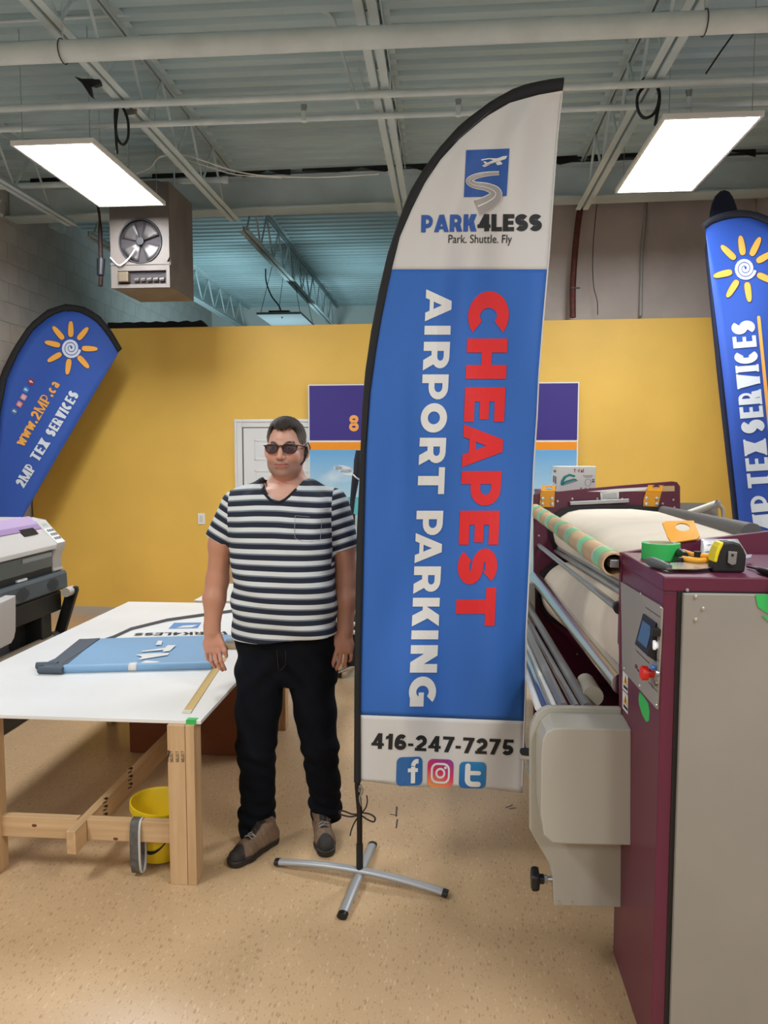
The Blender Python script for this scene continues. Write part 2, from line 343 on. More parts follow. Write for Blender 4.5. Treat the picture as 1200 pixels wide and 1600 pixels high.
# ------------------------------------------------------------------ roof joists (open web)
ZJ = CAMH+2.225
def joist(x, y0, y1, label, group):
    t = thing('roof_joist', label, 'joist', (x, y0, ZJ), group)
    for nm, z in (('top_chord', CZ-.055), ('bottom_chord', ZJ)):
        c = B()
        for s in (-1, 1):
            c.box(x+s*.012-(.045 if s < 0 else 0), x+s*.012+(.045 if s > 0 else 0), y0, y1, z-.004+(.045 if nm == 'top_chord' else 0), z+.002+(.045 if nm == 'top_chord' else 0))
            c.box(x+s*.012-.003, x+s*.012+.003, y0, y1, z, z+.05)
        c.build(nm, m_steel, t)
    y = y0+.1; up = None; dn = None
    while y+.6 < y1:
        if up is None:
            up = B().cyl((x, y, ZJ+.03), (x, y+.3, CZ-.05), .011, n=6, caps=False).build('web_rod', m_steel, t)
            dn = B().cyl((x, y+.3, CZ-.05), (x, y+.6, ZJ+.03), .011, n=6, caps=False).build('web_rod', m_steel, t); yy = y
        else: ccopy(up, t, (0, y-yy, 0)); ccopy(dn, t, (0, y-yy, 0))
        y += .6
joist(-3.72, 2.2, YB+.0, 'white open-web roof joist nearest the left block wall', 'roof joists of the near bay')
joist(-2.07, 2.2, YB-.02, 'white open-web roof joist above the left lit ceiling panel and cable loop', 'roof joists of the near bay')
joist(-.43, 2.2, YB-.05, 'white open-web roof joist seen straight from below, left of the tall flag tip', 'roof joists of the near bay')
joist(1.216, 2.2, YB-.1, 'white open-web roof joist with black coiled cable, left of right lit panel', 'roof joists of the near bay')
joist(-3.72, YB+.35, YF-.02, 'teal-lit roof joist behind the beam, along the block wall', 'roof joists of the far bay')
joist(-2.07, YB+.30, YF-.02, 'dark roof joist behind the beam, descending to the yellow wall top', 'roof joists of the far bay')

# ------------------------------------------------------------------ pipes, conduits, cables
m_pipe = mat('pipe_paint', (212, 224, 226), .45, noise=(6, .05))
pl = atD(0, 86, 4.18); pl = (0, 0, 0)
Yp = atZ(600, 58, CAMH+2.09).y; b = B().cyl((XL+.02, Yp, CAMH+2.09), (XR-.02, Yp, CAMH+2.09), .053, n=24)
pp_ = thing('sprinkler_main_pipe', 'thick white pipe running across the room just under the joists', 'pipe', (0, Yp, CAMH+2.03))
b.build('pipe_body', m_pipe, pp_, smooth=40)
for px in (98, 1100):
    x = atY(px, 60, Yp).x; r = B().tube([(x, Yp+.06*math.cos(a), CAMH+2.09+.06*math.sin(a)) for a in [2*math.pi*k/16 for k in range(16)]], .003, 5, True)
    r.build('hanger_ring', m_darkmetal, pp_); B().cyl((x, Yp, CAMH+2.15), (x, Yp, CZ), .004, n=6).build('hanger_rod', m_steel, pp_)
for py, r, x1, lab, cl in ((147, .022, XR-.02, 'white branch pipe crossing the ceiling behind the thick main pipe', ()),
                       (181, .019, XR-.02, 'thin white branch pipe with sprinkler heads, farther of the two branch pipes', (475, 716, 1075))):
    P = atZ(600, py, ZJ-.035); t = thing('branch_pipe', lab, 'pipe', (0, P.y, P.z))
    B().cyl((XL+.02, P.y, P.z), (x1, P.y, P.z), r, n=12).build('pipe_body', m_pipe, t, smooth=40)
    for px in cl:
        x = atY(px, py, P.y).x
        B().cyl((x, P.y, P.z-r), (x, P.y, P.z+.045), .022, n=8).build('tee_fitting', m_pipe, t)
        B().cyl((x, P.y, P.z+.045), (x, P.y, P.z+.085), .012, .022, n=8).build('sprinkler_head', m_alu, t)
P = atD(352, 281, 6.75); b = B().cyl((XL+.03, P.y, P.z), (P.x, P.y, P.z), .026, n=12).cyl((P.x-.02, P.y, P.z), (P.x+.02, P.y, P.z), .032, n=12)
tag(b.build('gas_pipe', m_pipe, smooth=40, loc=(XL, P.y, P.z)), 'capped white pipe above the unit heater, ending below the beam', 'pipe')
pts = [atD(x, y, 4.75) for x, y in ((-60, 37), (0, 34), (120, 27), (250, 20), (400, 11), (455, 10), (490, 13), (512, 20), (522, 32), (528, 60), (548, 130), (560, 170))]
tag(B().tube(pts, .011, 6).build('ceiling_conduit', m_pipe, smooth=60), 'slim white conduit at the top, bending down beside the middle joist', 'conduit')
b = B()
for k, (dz, r) in enumerate(((2.44, .03), (2.30, .022))):
    x = XL+.07+.02*k; z = CAMH+dz; b = B().cyl((x, 3.0, z), (x, YB-.15, z), r, n=10)
    tag(b.build('wall_conduit', m_pipe, smooth=40), ('upper', 'lower')[k]+' of the two white conduits along the top of the left block wall', 'conduit')
P = atX(91, 350, XL+.05); tag(B().box(XL+.002, XL+.07, P.y-.14, P.y+.14, P.z-.07, P.z+.07).build('junction_box', m_pipe, bevel=.006), 'square painted junction box on the left wall beneath the conduits', 'junction box')
m_cable = mat('black_cable', (22, 22, 24), .5)
def cable(pts, r, lab, m=m_cable, nm='cable', n=6): return tag(B().tube(pts, r, n).build(nm, m, smooth=80), lab, 'cable')
def spline(pts, n=6):
    pts = [Vector(p) for p in pts]; q = [pts[0]]+pts+[pts[-1]]; out = []
    for i in range(1, len(q)-2):
        for k in range(n):
            t = k/n; a, b_, c, d = q[i-1], q[i], q[i+1], q[i+2]
            out.append(.5*((2*b_)+(c-a)*t+(2*a-5*b_+4*c-d)*t*t+(3*b_-a-3*c+d)*t**3))
    return out+[pts[-1]]
def pxs(D, pts, n=6): return spline([atD(x, y, D) for x, y in pts], n)
cable(pxs(4.95, [(190, 160), (181, 168), (180, 190), (183, 215), (192, 226), (200, 215), (200, 190), (194, 172), (186, 164), (182, 185), (181, 210), (183, 240)]), .009, 'black cable looped under the left joist beside the lit panel')
cable(pxs(4.75, [(1043, 100), (1030, 112), (1008, 122), (1002, 128)]), .008, 'short black cable tail on the right joist above the coil')
cable(pxs(4.72, [(984, 140), (1005, 130), (1022, 132), (1030, 145), (1028, 165), (1019, 180), (1006, 184), (997, 172), (996, 152), (1004, 138), (1018, 130), (1029, 140), (1030, 160), (1026, 182), (1024, 196)]), .010, 'black cable coiled in a ring on the right joist')
tag(B().hexa([atD(x, y, d) for d in (5.0, 5.12) for x, y in ((194, 181), (214, 178), (214, 160), (196, 158))]).build('junction_box', mat('box_grey', (120, 118, 112), .5), bevel=.004), 'grey electrical box under the left joist by the cable loop', 'junction box')
cable(pxs(6.0, [(213, 272), (235, 262), (247, 247), (262, 243), (290, 243), (320, 252), (370, 268), (420, 275), (500, 277), (592, 272)]), .005, 'thin white wire sagging from left panel across to the middle joist', m_white, 'wire')
cable(pxs(6.2, [(292, 250), (330, 262), (370, 273), (440, 278)]), .004, 'thin white wire beneath another by the beam, left of middle joist', m_white, 'wire')
cable(pxs(5.3, [(540, 20), (558, 100), (575, 160)]), .004, 'thin grey hanging wire left of the middle joist', m_pipe, 'wire')
cable(pxs(4.9, [(1147, 52), (1130, 75), (1113, 100), (1103, 115)]), .006, 'black wire clipped to the deck above the right lit panel', m_cable, 'wire')
cable(pxs(7.4, [(933, 312), (930, 345), (927, 380), (926, 420), (928, 450), (933, 470), (934, 492)]), .004, 'loose thin black wire hanging on the grey wall right of flag', m_cable, 'wire')
m_rust = mat('rust_brown', (92, 42, 34), .6, noise=(20, .25))
t = B().tube(pxs(7.45, [(911, 303), (908, 318), (903, 350), (898, 400), (895, 450), (895, 496)]), .03, 8)
r = thing('brown_conduit', 'dark red-brown conduit on the grey wall beside the tall flag', 'conduit', atD(895, 496, 7.45)); t.build('tube', m_rust, r, smooth=60)
B().tube(pxs(7.42, [(921, 300), (915, 308), (910, 318)]), .02, 8).build('branch', m_rust, r, smooth=60)
B().bar(atD(892, 450, 7.42), atD(906, 450, 7.42), .012, .012).build('clip', m_darkmetal, r)
t = B().tube(pxs(7.45, [(1010, 300), (1007, 350), (1003, 390), (1002, 440), (1001, 494)]), .017, 8)
tag(t.build('wall_conduit', mat('dull_grey_pipe', (150, 148, 142), .5), smooth=60), 'slim grey conduit running down the upper grey wall, right of brown one', 'conduit')
tag(B().prism([atD(x, y, 4.6) for x, y in ((116, 119), (128, 123), (155, 123), (157, 131), (147, 134), (140, 132), (143, 148), (146, 152), (141, 150), (128, 130))], (0, .03, 0)).build('hanger_bracket', m_darkmetal), 'black steel hanger bracket by the left joist under the main pipe', 'bracket')

# ------------------------------------------------------------------ LED ceiling panels
m_led = mat('led_diffuser', (248, 251, 255), .4, emit=LED_STRENGTH)
def led(c0, c1, z, lab, wires):
    a, d = atZ(*c0, z), atZ(*c1, z); x0, x1, y0, y1 = min(a.x, d.x), max(a.x, d.x), min(a.y, d.y), max(a.y, d.y); f = .018
    t = thing('ceiling_panel_light', lab, 'ceiling light', ((x0+x1)/2, (y0+y1)/2, z), 'lit ceiling panels over the shop floor')
    B().box(x0+f, x1-f, y0+f, y1-f, z+.002, z+.012).build('diffuser', m_led, t)
    fr = B().box(x0, x1, y0, y0+f, z, z+.03).box(x0, x1, y1-f, y1, z, z+.03).box(x0, x0+f, y0+f, y1-f, z, z+.03).box(x1-f, x1, y0+f, y1-f, z, z+.03)
    fr.build('frame', m_white, t)
    B().box(x0+.01, x1-.01, y0+.01, y1-.01, z+.03, z+.034).build('back_plate', m_white, t)
    B().box((x0+x1)/2-.1, (x0+x1)/2+.1, (y0+y1)/2-.06, (y0+y1)/2+.06, z+.034, z+.075).build('driver_box', m_alu, t)
    for x in (x0+.05, x1-.05):
        for y in (y0+.06, y1-.06):
            B().cyl((x, y, z+.03), (x, y, CZ), .0025, n=5).build('hanging_wire', m_alu, t)
    return t
led((16, 227), (259, 321), 3.71, 'lit rectangular ceiling panel at left, in front of the unit heater', 0)
led((1036, 186), (1083, 299), 3.71, 'lit rectangular ceiling panel at right, above the maroon machine', 0)
P = atD(450, 503, 10.8)
t = thing('ceiling_panel_light', 'small dim hanging panel far behind the yellow partition', 'ceiling light', P)
B().box(P.x-.30, P.x+.30, P.y-.6, P.y+.6, P.z, P.z+.03).build('frame', mat('panel_grey', (120, 126, 130), .5), t)
B().box(P.x-.16, P.x+.12, P.y-.5, P.y-.3, P.z+.03, P.z+.07).build('driver_box', m_darkmetal, t)
for sx in (-1, 1):
    for k in (-.5, .5): B().cyl((P.x+sx*.27, P.y+k, P.z+.03), (P.x+sx*.1, P.y+k*.6, CZ), .004, n=5).build('hanging_wire', m_darkmetal, t)
cable(pxs(10.4, [(415, 420), (416, 440), (424, 462), (437, 480), (441, 497)]), .010, 'black supply cable drooping to the small far hanging panel')

# ------------------------------------------------------------------ unit heater
m_heat = mat('heater_metal', (128, 117, 108), .55, noise=(4, .12))
p0, p1 = atD(165, 446, 6.42), atD(262, 281, 6.42); D2 = 6.42*1.105
hx0, hx1, hz0, hz1 = p0.x, p1.x, p0.z, p1.z; hy0 = p1.y; hy1 = hy0+.62
h = thing('unit_heater', 'dusty grey box heater with a fan hanging from the ceiling', 'heater', ((hx0+hx1)/2, hy0, hz0))
zs = atD(200, 408, 6.42).z
cy, cx, cz, fr = hy0, atD(215, 374, 6.42).x, atD(215, 374, 6.42).z, .182
bx = B().box(hx0, hx1, hy0+.03, hy1, hz0, hz1)
bx.build('casing', m_heat, h, bevel=.008)
# front plate with a round hole
rin = [(cx+fr*math.cos(a), hy0, cz+fr*math.sin(a)) for a in [2*math.pi*k/32+math.pi/32 for k in range(32)]]
def edge(a):
    c, s = math.cos(a), math.sin(a); kx = ((hx1 if c > 0 else hx0)-cx)/c if abs(c) > 1e-6 else 1e9; kz = ((hz1 if s > 0 else zs)-cz)/s if abs(s) > 1e-6 else 1e9; k = min(kx, kz); return (cx+c*k, hy0, cz+s*k)
rout = [edge(2*math.pi*k/32+math.pi/32) for k in range(32)]
b = B().loft([rin, rout], False); b.loft([[(x, y+.03, z) for x, y, z in rin], rin], False)
b.box(hx0, hx1, hy0-.006, hy0-.001, zs-.012, zs+.006)
b.box(hx0, hx0+.06, hy0, hy0+.029, hz0, zs-.013).box(hx1-.03, hx1, hy0, hy0+.029, hz0, zs-.013).box(hx0+.061, hx1-.031, hy0, hy0+.029, hz0, hz0+.03).box(hx0+.061, hx1-.031, hy0, hy0+.029, zs-.06, zs-.013)
b.build('front_plate', mat('heater_front_dimmed', (104, 96, 90), .6, noise=(4, .12)), h)  # casing grey made darker in colour to offset the nearby panel's light
B().cyl((cx, hy0+.025, cz), (cx, hy0+.029, cz), fr, n=32).build('fan_recess', mat('heater_dark', (46, 40, 44), .7), h)
B().tube([(cx+fr*math.cos(a), hy0-.004, cz+fr*math.sin(a)) for a in [2*math.pi*k/32 for k in range(32)]], .008, 6, True).build('fan_ring', m_darkmetal, h)
m_blade = mat('fan_blade_metal', (84, 80, 79), .45, .5)
for k in range(4):
    a0 = math.radians(18+90*k); r1 = fr*.93; rows = []
    for j in range(6):
        a = a0+math.radians(62)*j/5; rows.append([(cx+rr*math.cos(a), hy0+.005+.016*(j/5)*(1 if rr > .06 else .4), cz+rr*math.sin(a)) for rr in (.03, .09, .14, r1)])
    o = B().grid(rows).build('fan_blade', m_blade, h, smooth=60); so = o.modifiers.new('thickness', 'SOLIDIFY'); so.thickness = .003
B().cyl((cx, hy0-.012, cz), (cx, hy0+.02, cz), .032, n=16).build('fan_hub', m_darkmetal, h)
B().box(hx0+.06, hx1-.03, hy0+.028, hy0+.032, hz0+.03, zs-.06).build('burner_recess', mat('heater_dark', (46, 40, 44), .7), h)
for k in range(5):
    x = hx0+.2+k*.055; B().cyl((x, hy0+.02, (hz0+zs)/2-.035), (x+.04, hy0+.02, (hz0+zs)/2-.03), .018, n=8).build('burner_tube', mat('burner_steel', (90, 84, 78), .5, .5), h)
B().box(hx0+.07, hx0+.16, hy0-.03, hy0+.03, hz0+.045, hz0+.13).build('gas_valve', mat('valve_brass', (98, 86, 68), .5, .3), h, bevel=.008)
B().tube(spline([(hx0-.0, hy0-.005, cz-.13), (hx0+.08, hy0-.02, cz-.2), (hx0+.16, hy0-.02, cz-.15), (cx-.04, hy0-.02, cz-.07)]), .006, 6).build('fan_wire', m_white, h, smooth=80)
for x in (hx0+.05, hx1-.05): B().cyl((x, hy0+.3, hz1), (x, hy0+.3, CZ), .008, n=6).build('hanging_rod', m_steel, h)
t = B().tube(pxs(6.72, [(150, 283), (152, 315), (156, 345), (157, 390), (158, 420), (157, 447)], 3), [.012]*7+[.02]*9, 8)
gp = h; t.build('gas_drop_pipe', mat('pipe_dark_brown', (62, 44, 40), .6, noise=(20, .2)), gp, smooth=60)
B().cyl(atD(158, 405, 6.5), atD(157, 430, 6.5), .035, .03, n=10).build('valve_body', m_darkmetal, gp, smooth=40)

# things on the partition top, switch, door, banner
P = onwall(170, 511, YW+.06); Q = onwall(322, 499, YW+.06)
b = B(); n = 22; prof = []
for k in range(n+1):
    x = P.x+(Q.x-P.x)*k/n; prof.append((x, ZP+.065+.008*math.sin(k*1.9)+.005*math.sin(k*4.3)))
prof[-1] = (prof[-1][0], ZP+.03)
b.prism([(x, YW+.03-WT*x, z) for x, z in prof]+[(Q.x, YW+.03-WT*Q.x, ZP), (P.x, YW+.03-WT*P.x, ZP)], (0, .09, 0))
tag(b.build('folded_black_fabric', mat('black_fabric', (16, 14, 16), .9)), 'long black folded fabric lying on top of the yellow wall', 'fabric')
P = onwall(24, 512, YW+.05); tag(B().cyl((P.x-.05, P.y, ZP+.018), (P.x+.05, P.y, ZP+.018), .018, n=12).build('paper_roll', m_white), 'tiny white roll on the left end of the yellow wall top', 'roll')
P = onwall(315, 810.5, YW); t = thing('light_switch', 'white light switch plate on the yellow wall left of the man', 'light switch', P)
B().box(P.x-.038, P.x+.038, P.y-.008, P.y, P.z-.058, P.z+.058).build('switch_plate', m_white, t, bevel=.003)
B().box(P.x-.017, P.x+.017, P.y-.013, P.y-.008, P.z-.034, P.z+.034).build('switch_rocker', mat('switch_white', (215, 214, 208), .4), t, bevel=.002)
# door
m_door = mat('door_paint', (226, 227, 226), .4)
X0 = onwall(381, 700, YW).x; X1 = X0+.86; zt = onwall(381, 669, YW).z
d = thing('door_1', 'white six-panel door behind the man, partly behind the wall banner', 'door', ((X0+X1)/2, YW-WT*X0, 0)); d['kind'] = 'structure'
def yw(x, off): return YW-off-WT*x
BO = .05
def wb(x0, x1, o0, o1, z0, z1): return B().hexa([(x, yw(x, o), z) for z in (z0, z1) for x, o in ((x0, o1), (x1, o1), (x1, o0), (x0, o0))])
wb(X0, X1, .002, .012, .01, zt).build('door_slab', m_door, d)
wb(X0-.013, X1+.013, .0005, .0018, 0, zt+.009).build('door_reveal', mat('reveal_grey', (96, 92, 88), .7), d)
def panelrow(z0, z1):
    for a, c in ((.115, .40), (.46, .745)):
        f = B(); x0, x1 = X0+a, X0+c
        for r in ((x0, x1, z0, z0+.018), (x0, x1, z1-.018, z1), (x0, x0+.018, z0, z1), (x1-.018, x1, z0, z1)): f.hexa([(x, yw(x, o), z) for z in r[2:] for x, o in ((r[0], .017), (r[1], .017), (r[1], .012), (r[0], .012))])
        f.build('panel_moulding', m_door, d, bevel=.003)
        wb(x0+.045, x1-.045, .012, .016, z0+.045, z1-.045).build('raised_panel', m_door, d, bevel=.003)
panelrow(zt-.33, zt-.12); panelrow(zt-1.12, zt-.43); panelrow(.22, .72)
for nm, a in (('casing_left', (X0-.095, X0-.012, 0, zt+.09)), ('casing_right', (X1+.012, X1+.095, 0, zt+.09)), ('casing_top', (X0-.012, X1+.012, zt+.008, zt+.09))):
    wb(a[0], a[1], .002, .022, a[2], a[3]).build(nm, m_door, d, bevel=.006)
    w_ = .014
    if nm == 'casing_top': wb(a[0]-.07, a[1]+.07, .022, .032, a[3]-.03, a[3]-.008).build('casing_bead', m_door, d, bevel=.004)
    else: wb(a[0]+(.008 if nm == 'casing_left' else .055), a[0]+(.03 if nm == 'casing_left' else .075), .022, .032, a[2], a[3]-.03).build('casing_bead', m_door, d, bevel=.004)
B().cyl((X0+.07, yw(X0, .012), .95), (X0+.07, yw(X0, .07), .95), .026, n=14).build('door_knob', m_alu, d, smooth=40)
# wall banner
bx0, bx1 = onwall(484, 640, YW-.03).x, onwall(902, 640, YW-.03).x
zs_ = [onwall(484, y, YW-.03).z for y in (603, 688, 691, 703, 776, 804, 955)]
t = thing('wall_banner', 'printed wall banner with purple band, orange stripe and beach scene behind flag', 'banner', ((bx0+bx1)/2, YW-.03, zs_[-1]))
def bp(x0, x1, z0, z1, o=.05): return B().hexa([(x, yw(x, oo), z) for z in (z0, z1) for x, oo in ((x0, o), (x1, o), (x1, o-.004), (x0, o-.004))])
bp(bx0-.012, bx1+.012, zs_[6]-.01, zs_[0]+.012, .045).build('backing_sheet', m_white, t)
m_purple = mat('banner_purple', (58, 44, 132), .6, bump=(60, .05))
bp(bx0, bx1, zs_[1], zs_[0]).build('purple_band', m_purple, t); bp(bx0, bx1, zs_[3], zs_[2]).build('orange_stripe', mat('banner_orange', (246, 152, 24), .6), t)
def sky_mat():
    m = bpy.data.materials.new('printed_sky'); m.use_nodes = True; nt = m.node_tree; n = nt.nodes; l = nt.links.new; b = n['Principled BSDF']; b.inputs['Roughness'].default_value = .5
    tc = n.new('ShaderNodeTexCoord'); sx = n.new('ShaderNodeSeparateXYZ'); l(tc.outputs['Generated'], sx.inputs[0])
    r = n.new('ShaderNodeValToRGB'); e = r.color_ramp.elements; e[0].color = L3((178, 214, 228)); e[1].color = L3((102, 170, 222)); l(sx.outputs['Z'], r.inputs['Fac'])
    mp = n.new('ShaderNodeMapping'); mp.inputs['Scale'].default_value = (2.2, 1, 5); l(tc.outputs['Object'], mp.inputs['Vector'])
    t_ = n.new('ShaderNodeTexNoise'); t_.inputs['Scale'].default_value = .6; t_.inputs['Detail'].default_value = 6; l(mp.outputs['Vector'], t_.inputs['Vector'])
    cr = n.new('ShaderNodeValToRGB'); cr.color_ramp.elements[0].position = .58; cr.color_ramp.elements[1].position = .78; l(t_.outputs['Fac'], cr.inputs['Fac'])
    mx = n.new('ShaderNodeMix'); mx.data_type = 'RGBA'; l(cr.outputs['Color'], mx.inputs[0]); l(r.outputs['Color'], mx.inputs[6]); mx.inputs[7].default_value = L3((232, 238, 240)); l(mx.outputs[2], b.inputs['Base Color']); return m
bp(bx0, bx1, zs_[4], zs_[3]).build('printed_sky', sky_mat(), t); bp(bx0, bx1, zs_[5], zs_[4]).build('printed_sea', mat('printed_sea', (96, 196, 204), .5, noise=(5, .1)), t)
bp(bx0, bx1, zs_[6], zs_[5]).build('printed_shallows', mat('printed_shallows', (176, 206, 204), .5, noise=(3, .1)), t)
P8, w8 = glyph('8', .22, .2)
inkobj('lettering', fit(P8, [(545.5, 674), (560.5, 674), (560.5, 648.5), (545.5, 648.5)]), lambda x, y: onwall(x, y, YW-.0525), mat('number_orange', (250, 172, 84), .6), t)
inkobj('printed_cloud', [ell(537, 733, 14, 5.5, 12), ell(545, 738, 13, 5, 8), ell(528, 731, 7, 3.5, 0)], lambda x, y: onwall(x, y, YW-.0525), mat('cloud_white', (216, 228, 234), .6), t)
# ------------------------------------------------------------------ the tall feather flag
def ip(x, xs, ys): return float(np.interp(x, xs, ys))
DF = 3.13
def rip(px, py):
    a = 2.6*(.010*math.sin((px-600)*.030-(py-200)*.0085)+.006*math.sin((px-560)*.075+(py-300)*.012)*max(0, min(1, (700-py)/300))+.006*math.sin((px+py*.55)*.045)*max(0, min(1, (py-430)/100))*max(0, 1-(px-565)/150)+.007*math.sin((px-600)*.052+(py-700)*.004+1.0)+.005*math.sin(py*.016+px*.01))
    k = min(1, max(0, (px-float(np.interp(py, IY, IX))-6)/60.0)); return a*k
def FS(off=0):
    return lambda px, py: atD(px, py, DF-.055*(px-565)/290+rip(px, py)-off)
OUTER = [(1222, 553), (1080, 553.5), (960, 555), (840, 557), (800, 559), (740, 562), (650, 565), (584, 570), (515, 580), (457, 591), (394, 606), (349, 621), (301, 639), (266, 660), (233, 684), (193, 720), (157, 768), (134, 810), (124, 855), (121, 881)]
INNER = [(1222, 564), (1116, 563.5), (1050, 564), (930, 567), (810, 569.5), (740, 571), (680, 573), (614, 579), (551, 588), (500, 597), (454, 607), (418, 615), (370, 627), (328, 645), (286, 666), (250, 690), (217, 720), (182, 762), (161, 798), (149, 840), (142, 879)]
IY, IX = [p[0] for p in sorted(INNER)], [p[1] for p in sorted(INNER)]
RIGHTE = [(142, 879.5), (214, 871.5), (304, 865), (400, 858.6), (440, 855), (509, 849), (584, 843), (650, 840), (725, 835), (800, 832), (885, 828), (990, 823), (1080, 822), (1132, 820), (1238, 816)]
def lut(T, y): T = sorted(T); return ip(y, [a for a, _ in T], [b_ for _, b_ in T])
m_cw = mat('flag_white', (206, 203, 200), .75, bump=(140, .05)); m_cb = mat('flag_blue', (44, 100, 182), .7, bump=(140, .05)); m_sleeve = mat('flag_black', (22, 21, 22), .75, bump=(120, .08))
hub = atZ(562, 1357, .055); ffl = thing('feather_flag', 'tall blue and white advertising feather flag on a grey cross base', 'flag', (hub.x, hub.y, 0))
def yshift(px, py): return (16*(px-563)/253)*min(1, max(0, (py-1000)/180.0))
def clothrows(y0, y1, n, hard=None):
    rows = []; S = FS()
    for i in range(n+1):
        y = y0+(y1-y0)*i/n; a = lut(INNER, min(y, 1222))-2; c = max(a+.2, lut(RIGHTE, y)); r = []
        for j in range(29):
            x = a+(c-a)*j/28; yy = y+yshift(x, y)*.92+(2.5*math.sin((x-600)*.035) if y1 > 1200 and i == n else 0)
            r.append(S(x, yy))
        rows.append(r)
    return rows
for nm, y0, y1, n, m in (('white_top', 142, 421, 44, m_cw), ('blue_panel', 421, 1117, 90, m_cb), ('white_bottom', 1117, 1222, 16, m_cw)):
    o = B().grid(clothrows(y0, y1, n)).build(nm, m, ffl, smooth=180, fix=False)
    so = o.modifiers.new('thickness', 'SOLIDIFY'); so.thickness = .0012; so.offset = 0
# hem stitch along the free edge
hem = [FS(.001)(lut(RIGHTE, y)-1, y+yshift(lut(RIGHTE, y), y)*.92) for y in range(146, 1223, 12)]
B().tube(hem, .0035, 5).build('hem', m_cw, ffl, smooth=80)
# pole sleeve: a flattened tube between its two edges
rings = []; ys = []
NS = 60
Lo = [Vector((x, y)) for y, x in OUTER]; Li = [Vector((x, y)) for y, x in INNER]
def resample(P, n):
    d = [0]
    for a, c in zip(P, P[1:]): d.append(d[-1]+(c-a).length)
    return [Vector((ip(d[-1]*k/n, d, [p.x for p in P]), ip(d[-1]*k/n, d, [p.y for p in P]))) for k in range(n+1)]
Lo = resample(Lo, NS); Li = resample(Li, NS); cen = []
for a, c in zip(Lo, Li):
    A, Cc = atD(a.x, a.y, DF), atD(c.x, c.y, DF); m_ = (A+Cc)/2; cen.append(m_); hv = (Cc-A)/2; d = FWD*max(.012, .5*hv.length)
    rings.append([m_+hv*math.cos(t)+d*math.sin(t) for t in (2*math.pi*k/12 for k in range(12))])
B().loft(rings).build('pole_sleeve', m_sleeve, ffl, smooth=60)
B().tube([Vector((hub.x, hub.y, .05)), Vector((hub.x, hub.y, .3))]+[cen[0]+Vector((0, 0, -.02))]+cen[1:NS-1:6], .0115, 10).build('pole', mat('pole_brown_black', (36, 28, 27), .35, .4), ffl, smooth=60)
B().cyl((hub.x, hub.y, .03), (hub.x, hub.y, .16), .0145, n=14).build('ground_spigot', m_darkmetal, ffl, smooth=40)
m_base = mat('base_grey', (170, 170, 172), .4, .3)
def leg(p, q, nm, lift):
    p, q = atZ(*p, .016), atZ(*q, .016); n = 14; pts = []
    for k in range(n+1):
        t = k/n; s = 1-(2*t-1)**2; pt = p.lerp(q, t); c = p.lerp(q, .5)
        pt += (Vector((hub.x, hub.y, 0))-Vector((c.x, c.y, 0)))*s*.9; pt.z = .017+lift*s; pts.append(pt)
    rings = []
    for k, pt in enumerate(pts):
        d = (pts[min(n, k+1)]-pts[max(0, k-1)]).normalized(); x = d.cross(Vector((0, 0, 1))).normalized(); z = x.cross(d)
        rings.append([pt+x*.019*math.cos(a)+z*.0125*math.sin(a) for a in (2*math.pi*j/14 for j in range(14))])
    o = B().loft(rings).build(nm, m_base, ffl, smooth=50)
    for e, e2 in ((pts[0], pts[1]), (pts[-1], pts[-2])):
        d = (e2-e).normalized(); x = d.cross(Vector((0, 0, 1))).normalized(); z = x.cross(d)
        B().loft([[e+d*k+x*.0205*math.cos(a)+z*.014*math.sin(a) for a in (2*math.pi*j/14 for j in range(14))] for k in (-.006, .014)]).build('end_cap', m_black, o, smooth=50)
leg((433, 1347), (697, 1396), 'base_leg', .030); leg((535, 1431), (582, 1320), 'base_leg', .014)
cordp = lambda pts: spline([atD(x, y, DF-.02) for x, y in pts], 5)
B().tube(cordp([(562, 1273), (548, 1276), (534, 1273), (530, 1269), (536, 1267), (550, 1272), (562, 1273), (575, 1281), (584, 1284), (586, 1278), (578, 1272), (566, 1270)]), .0035, 6).tube(cordp([(562, 1273), (554, 1285), (549, 1297), (547, 1306)]), .003, 6).tube(cordp([(563, 1272), (571, 1263), (574, 1252), (573, 1243)]), .003, 6).build('bow_cord', mat('dark_cord', (40, 22, 20), .7), ffl, smooth=80)
B().tube(cordp([(563, 1226), (565, 1232), (564, 1240), (562, 1246), (563, 1255), (564, 1262)]), .004, 6).tube([atD(x, y, DF-.02) for x, y in ((561, 1228), (567, 1232), (566, 1240), (561, 1236))], .004, 6, True).build('clip', m_alu, ffl, smooth=80)

def sub(P, mx):
    if len(P) != 4: return [P]
    d = lambda a, c: math.hypot(a[0]-c[0], a[1]-c[1])
    nu = max(1, math.ceil(max(d(P[0], P[1]), d(P[3], P[2]))/mx)); nv = max(1, math.ceil(max(d(P[1], P[2]), d(P[0], P[3]))/mx)); out = []
    for i in range(nu):
        for j in range(nv): out.append([bil(P, u, v) for u, v in ((i/nu, j/nv), ((i+1)/nu, j/nv), ((i+1)/nu, (j+1)/nv), (i/nu, (j+1)/nv))])
    return out
def ink(nm, polys, m, parent, surf, mx=14): return inkobj(nm, [q for P in polys for q in sub(P, mx)], surf, m, parent)
m_red = mat('print_red', (218, 30, 32), .65); m_pw = mat('print_white', (222, 221, 218), .7); m_pk = mat('print_black', (24, 24, 26), .65); m_pb = mat('print_blue', (40, 84, 160), .65); m_pg = mat('print_grey', (160, 155, 152), .65)
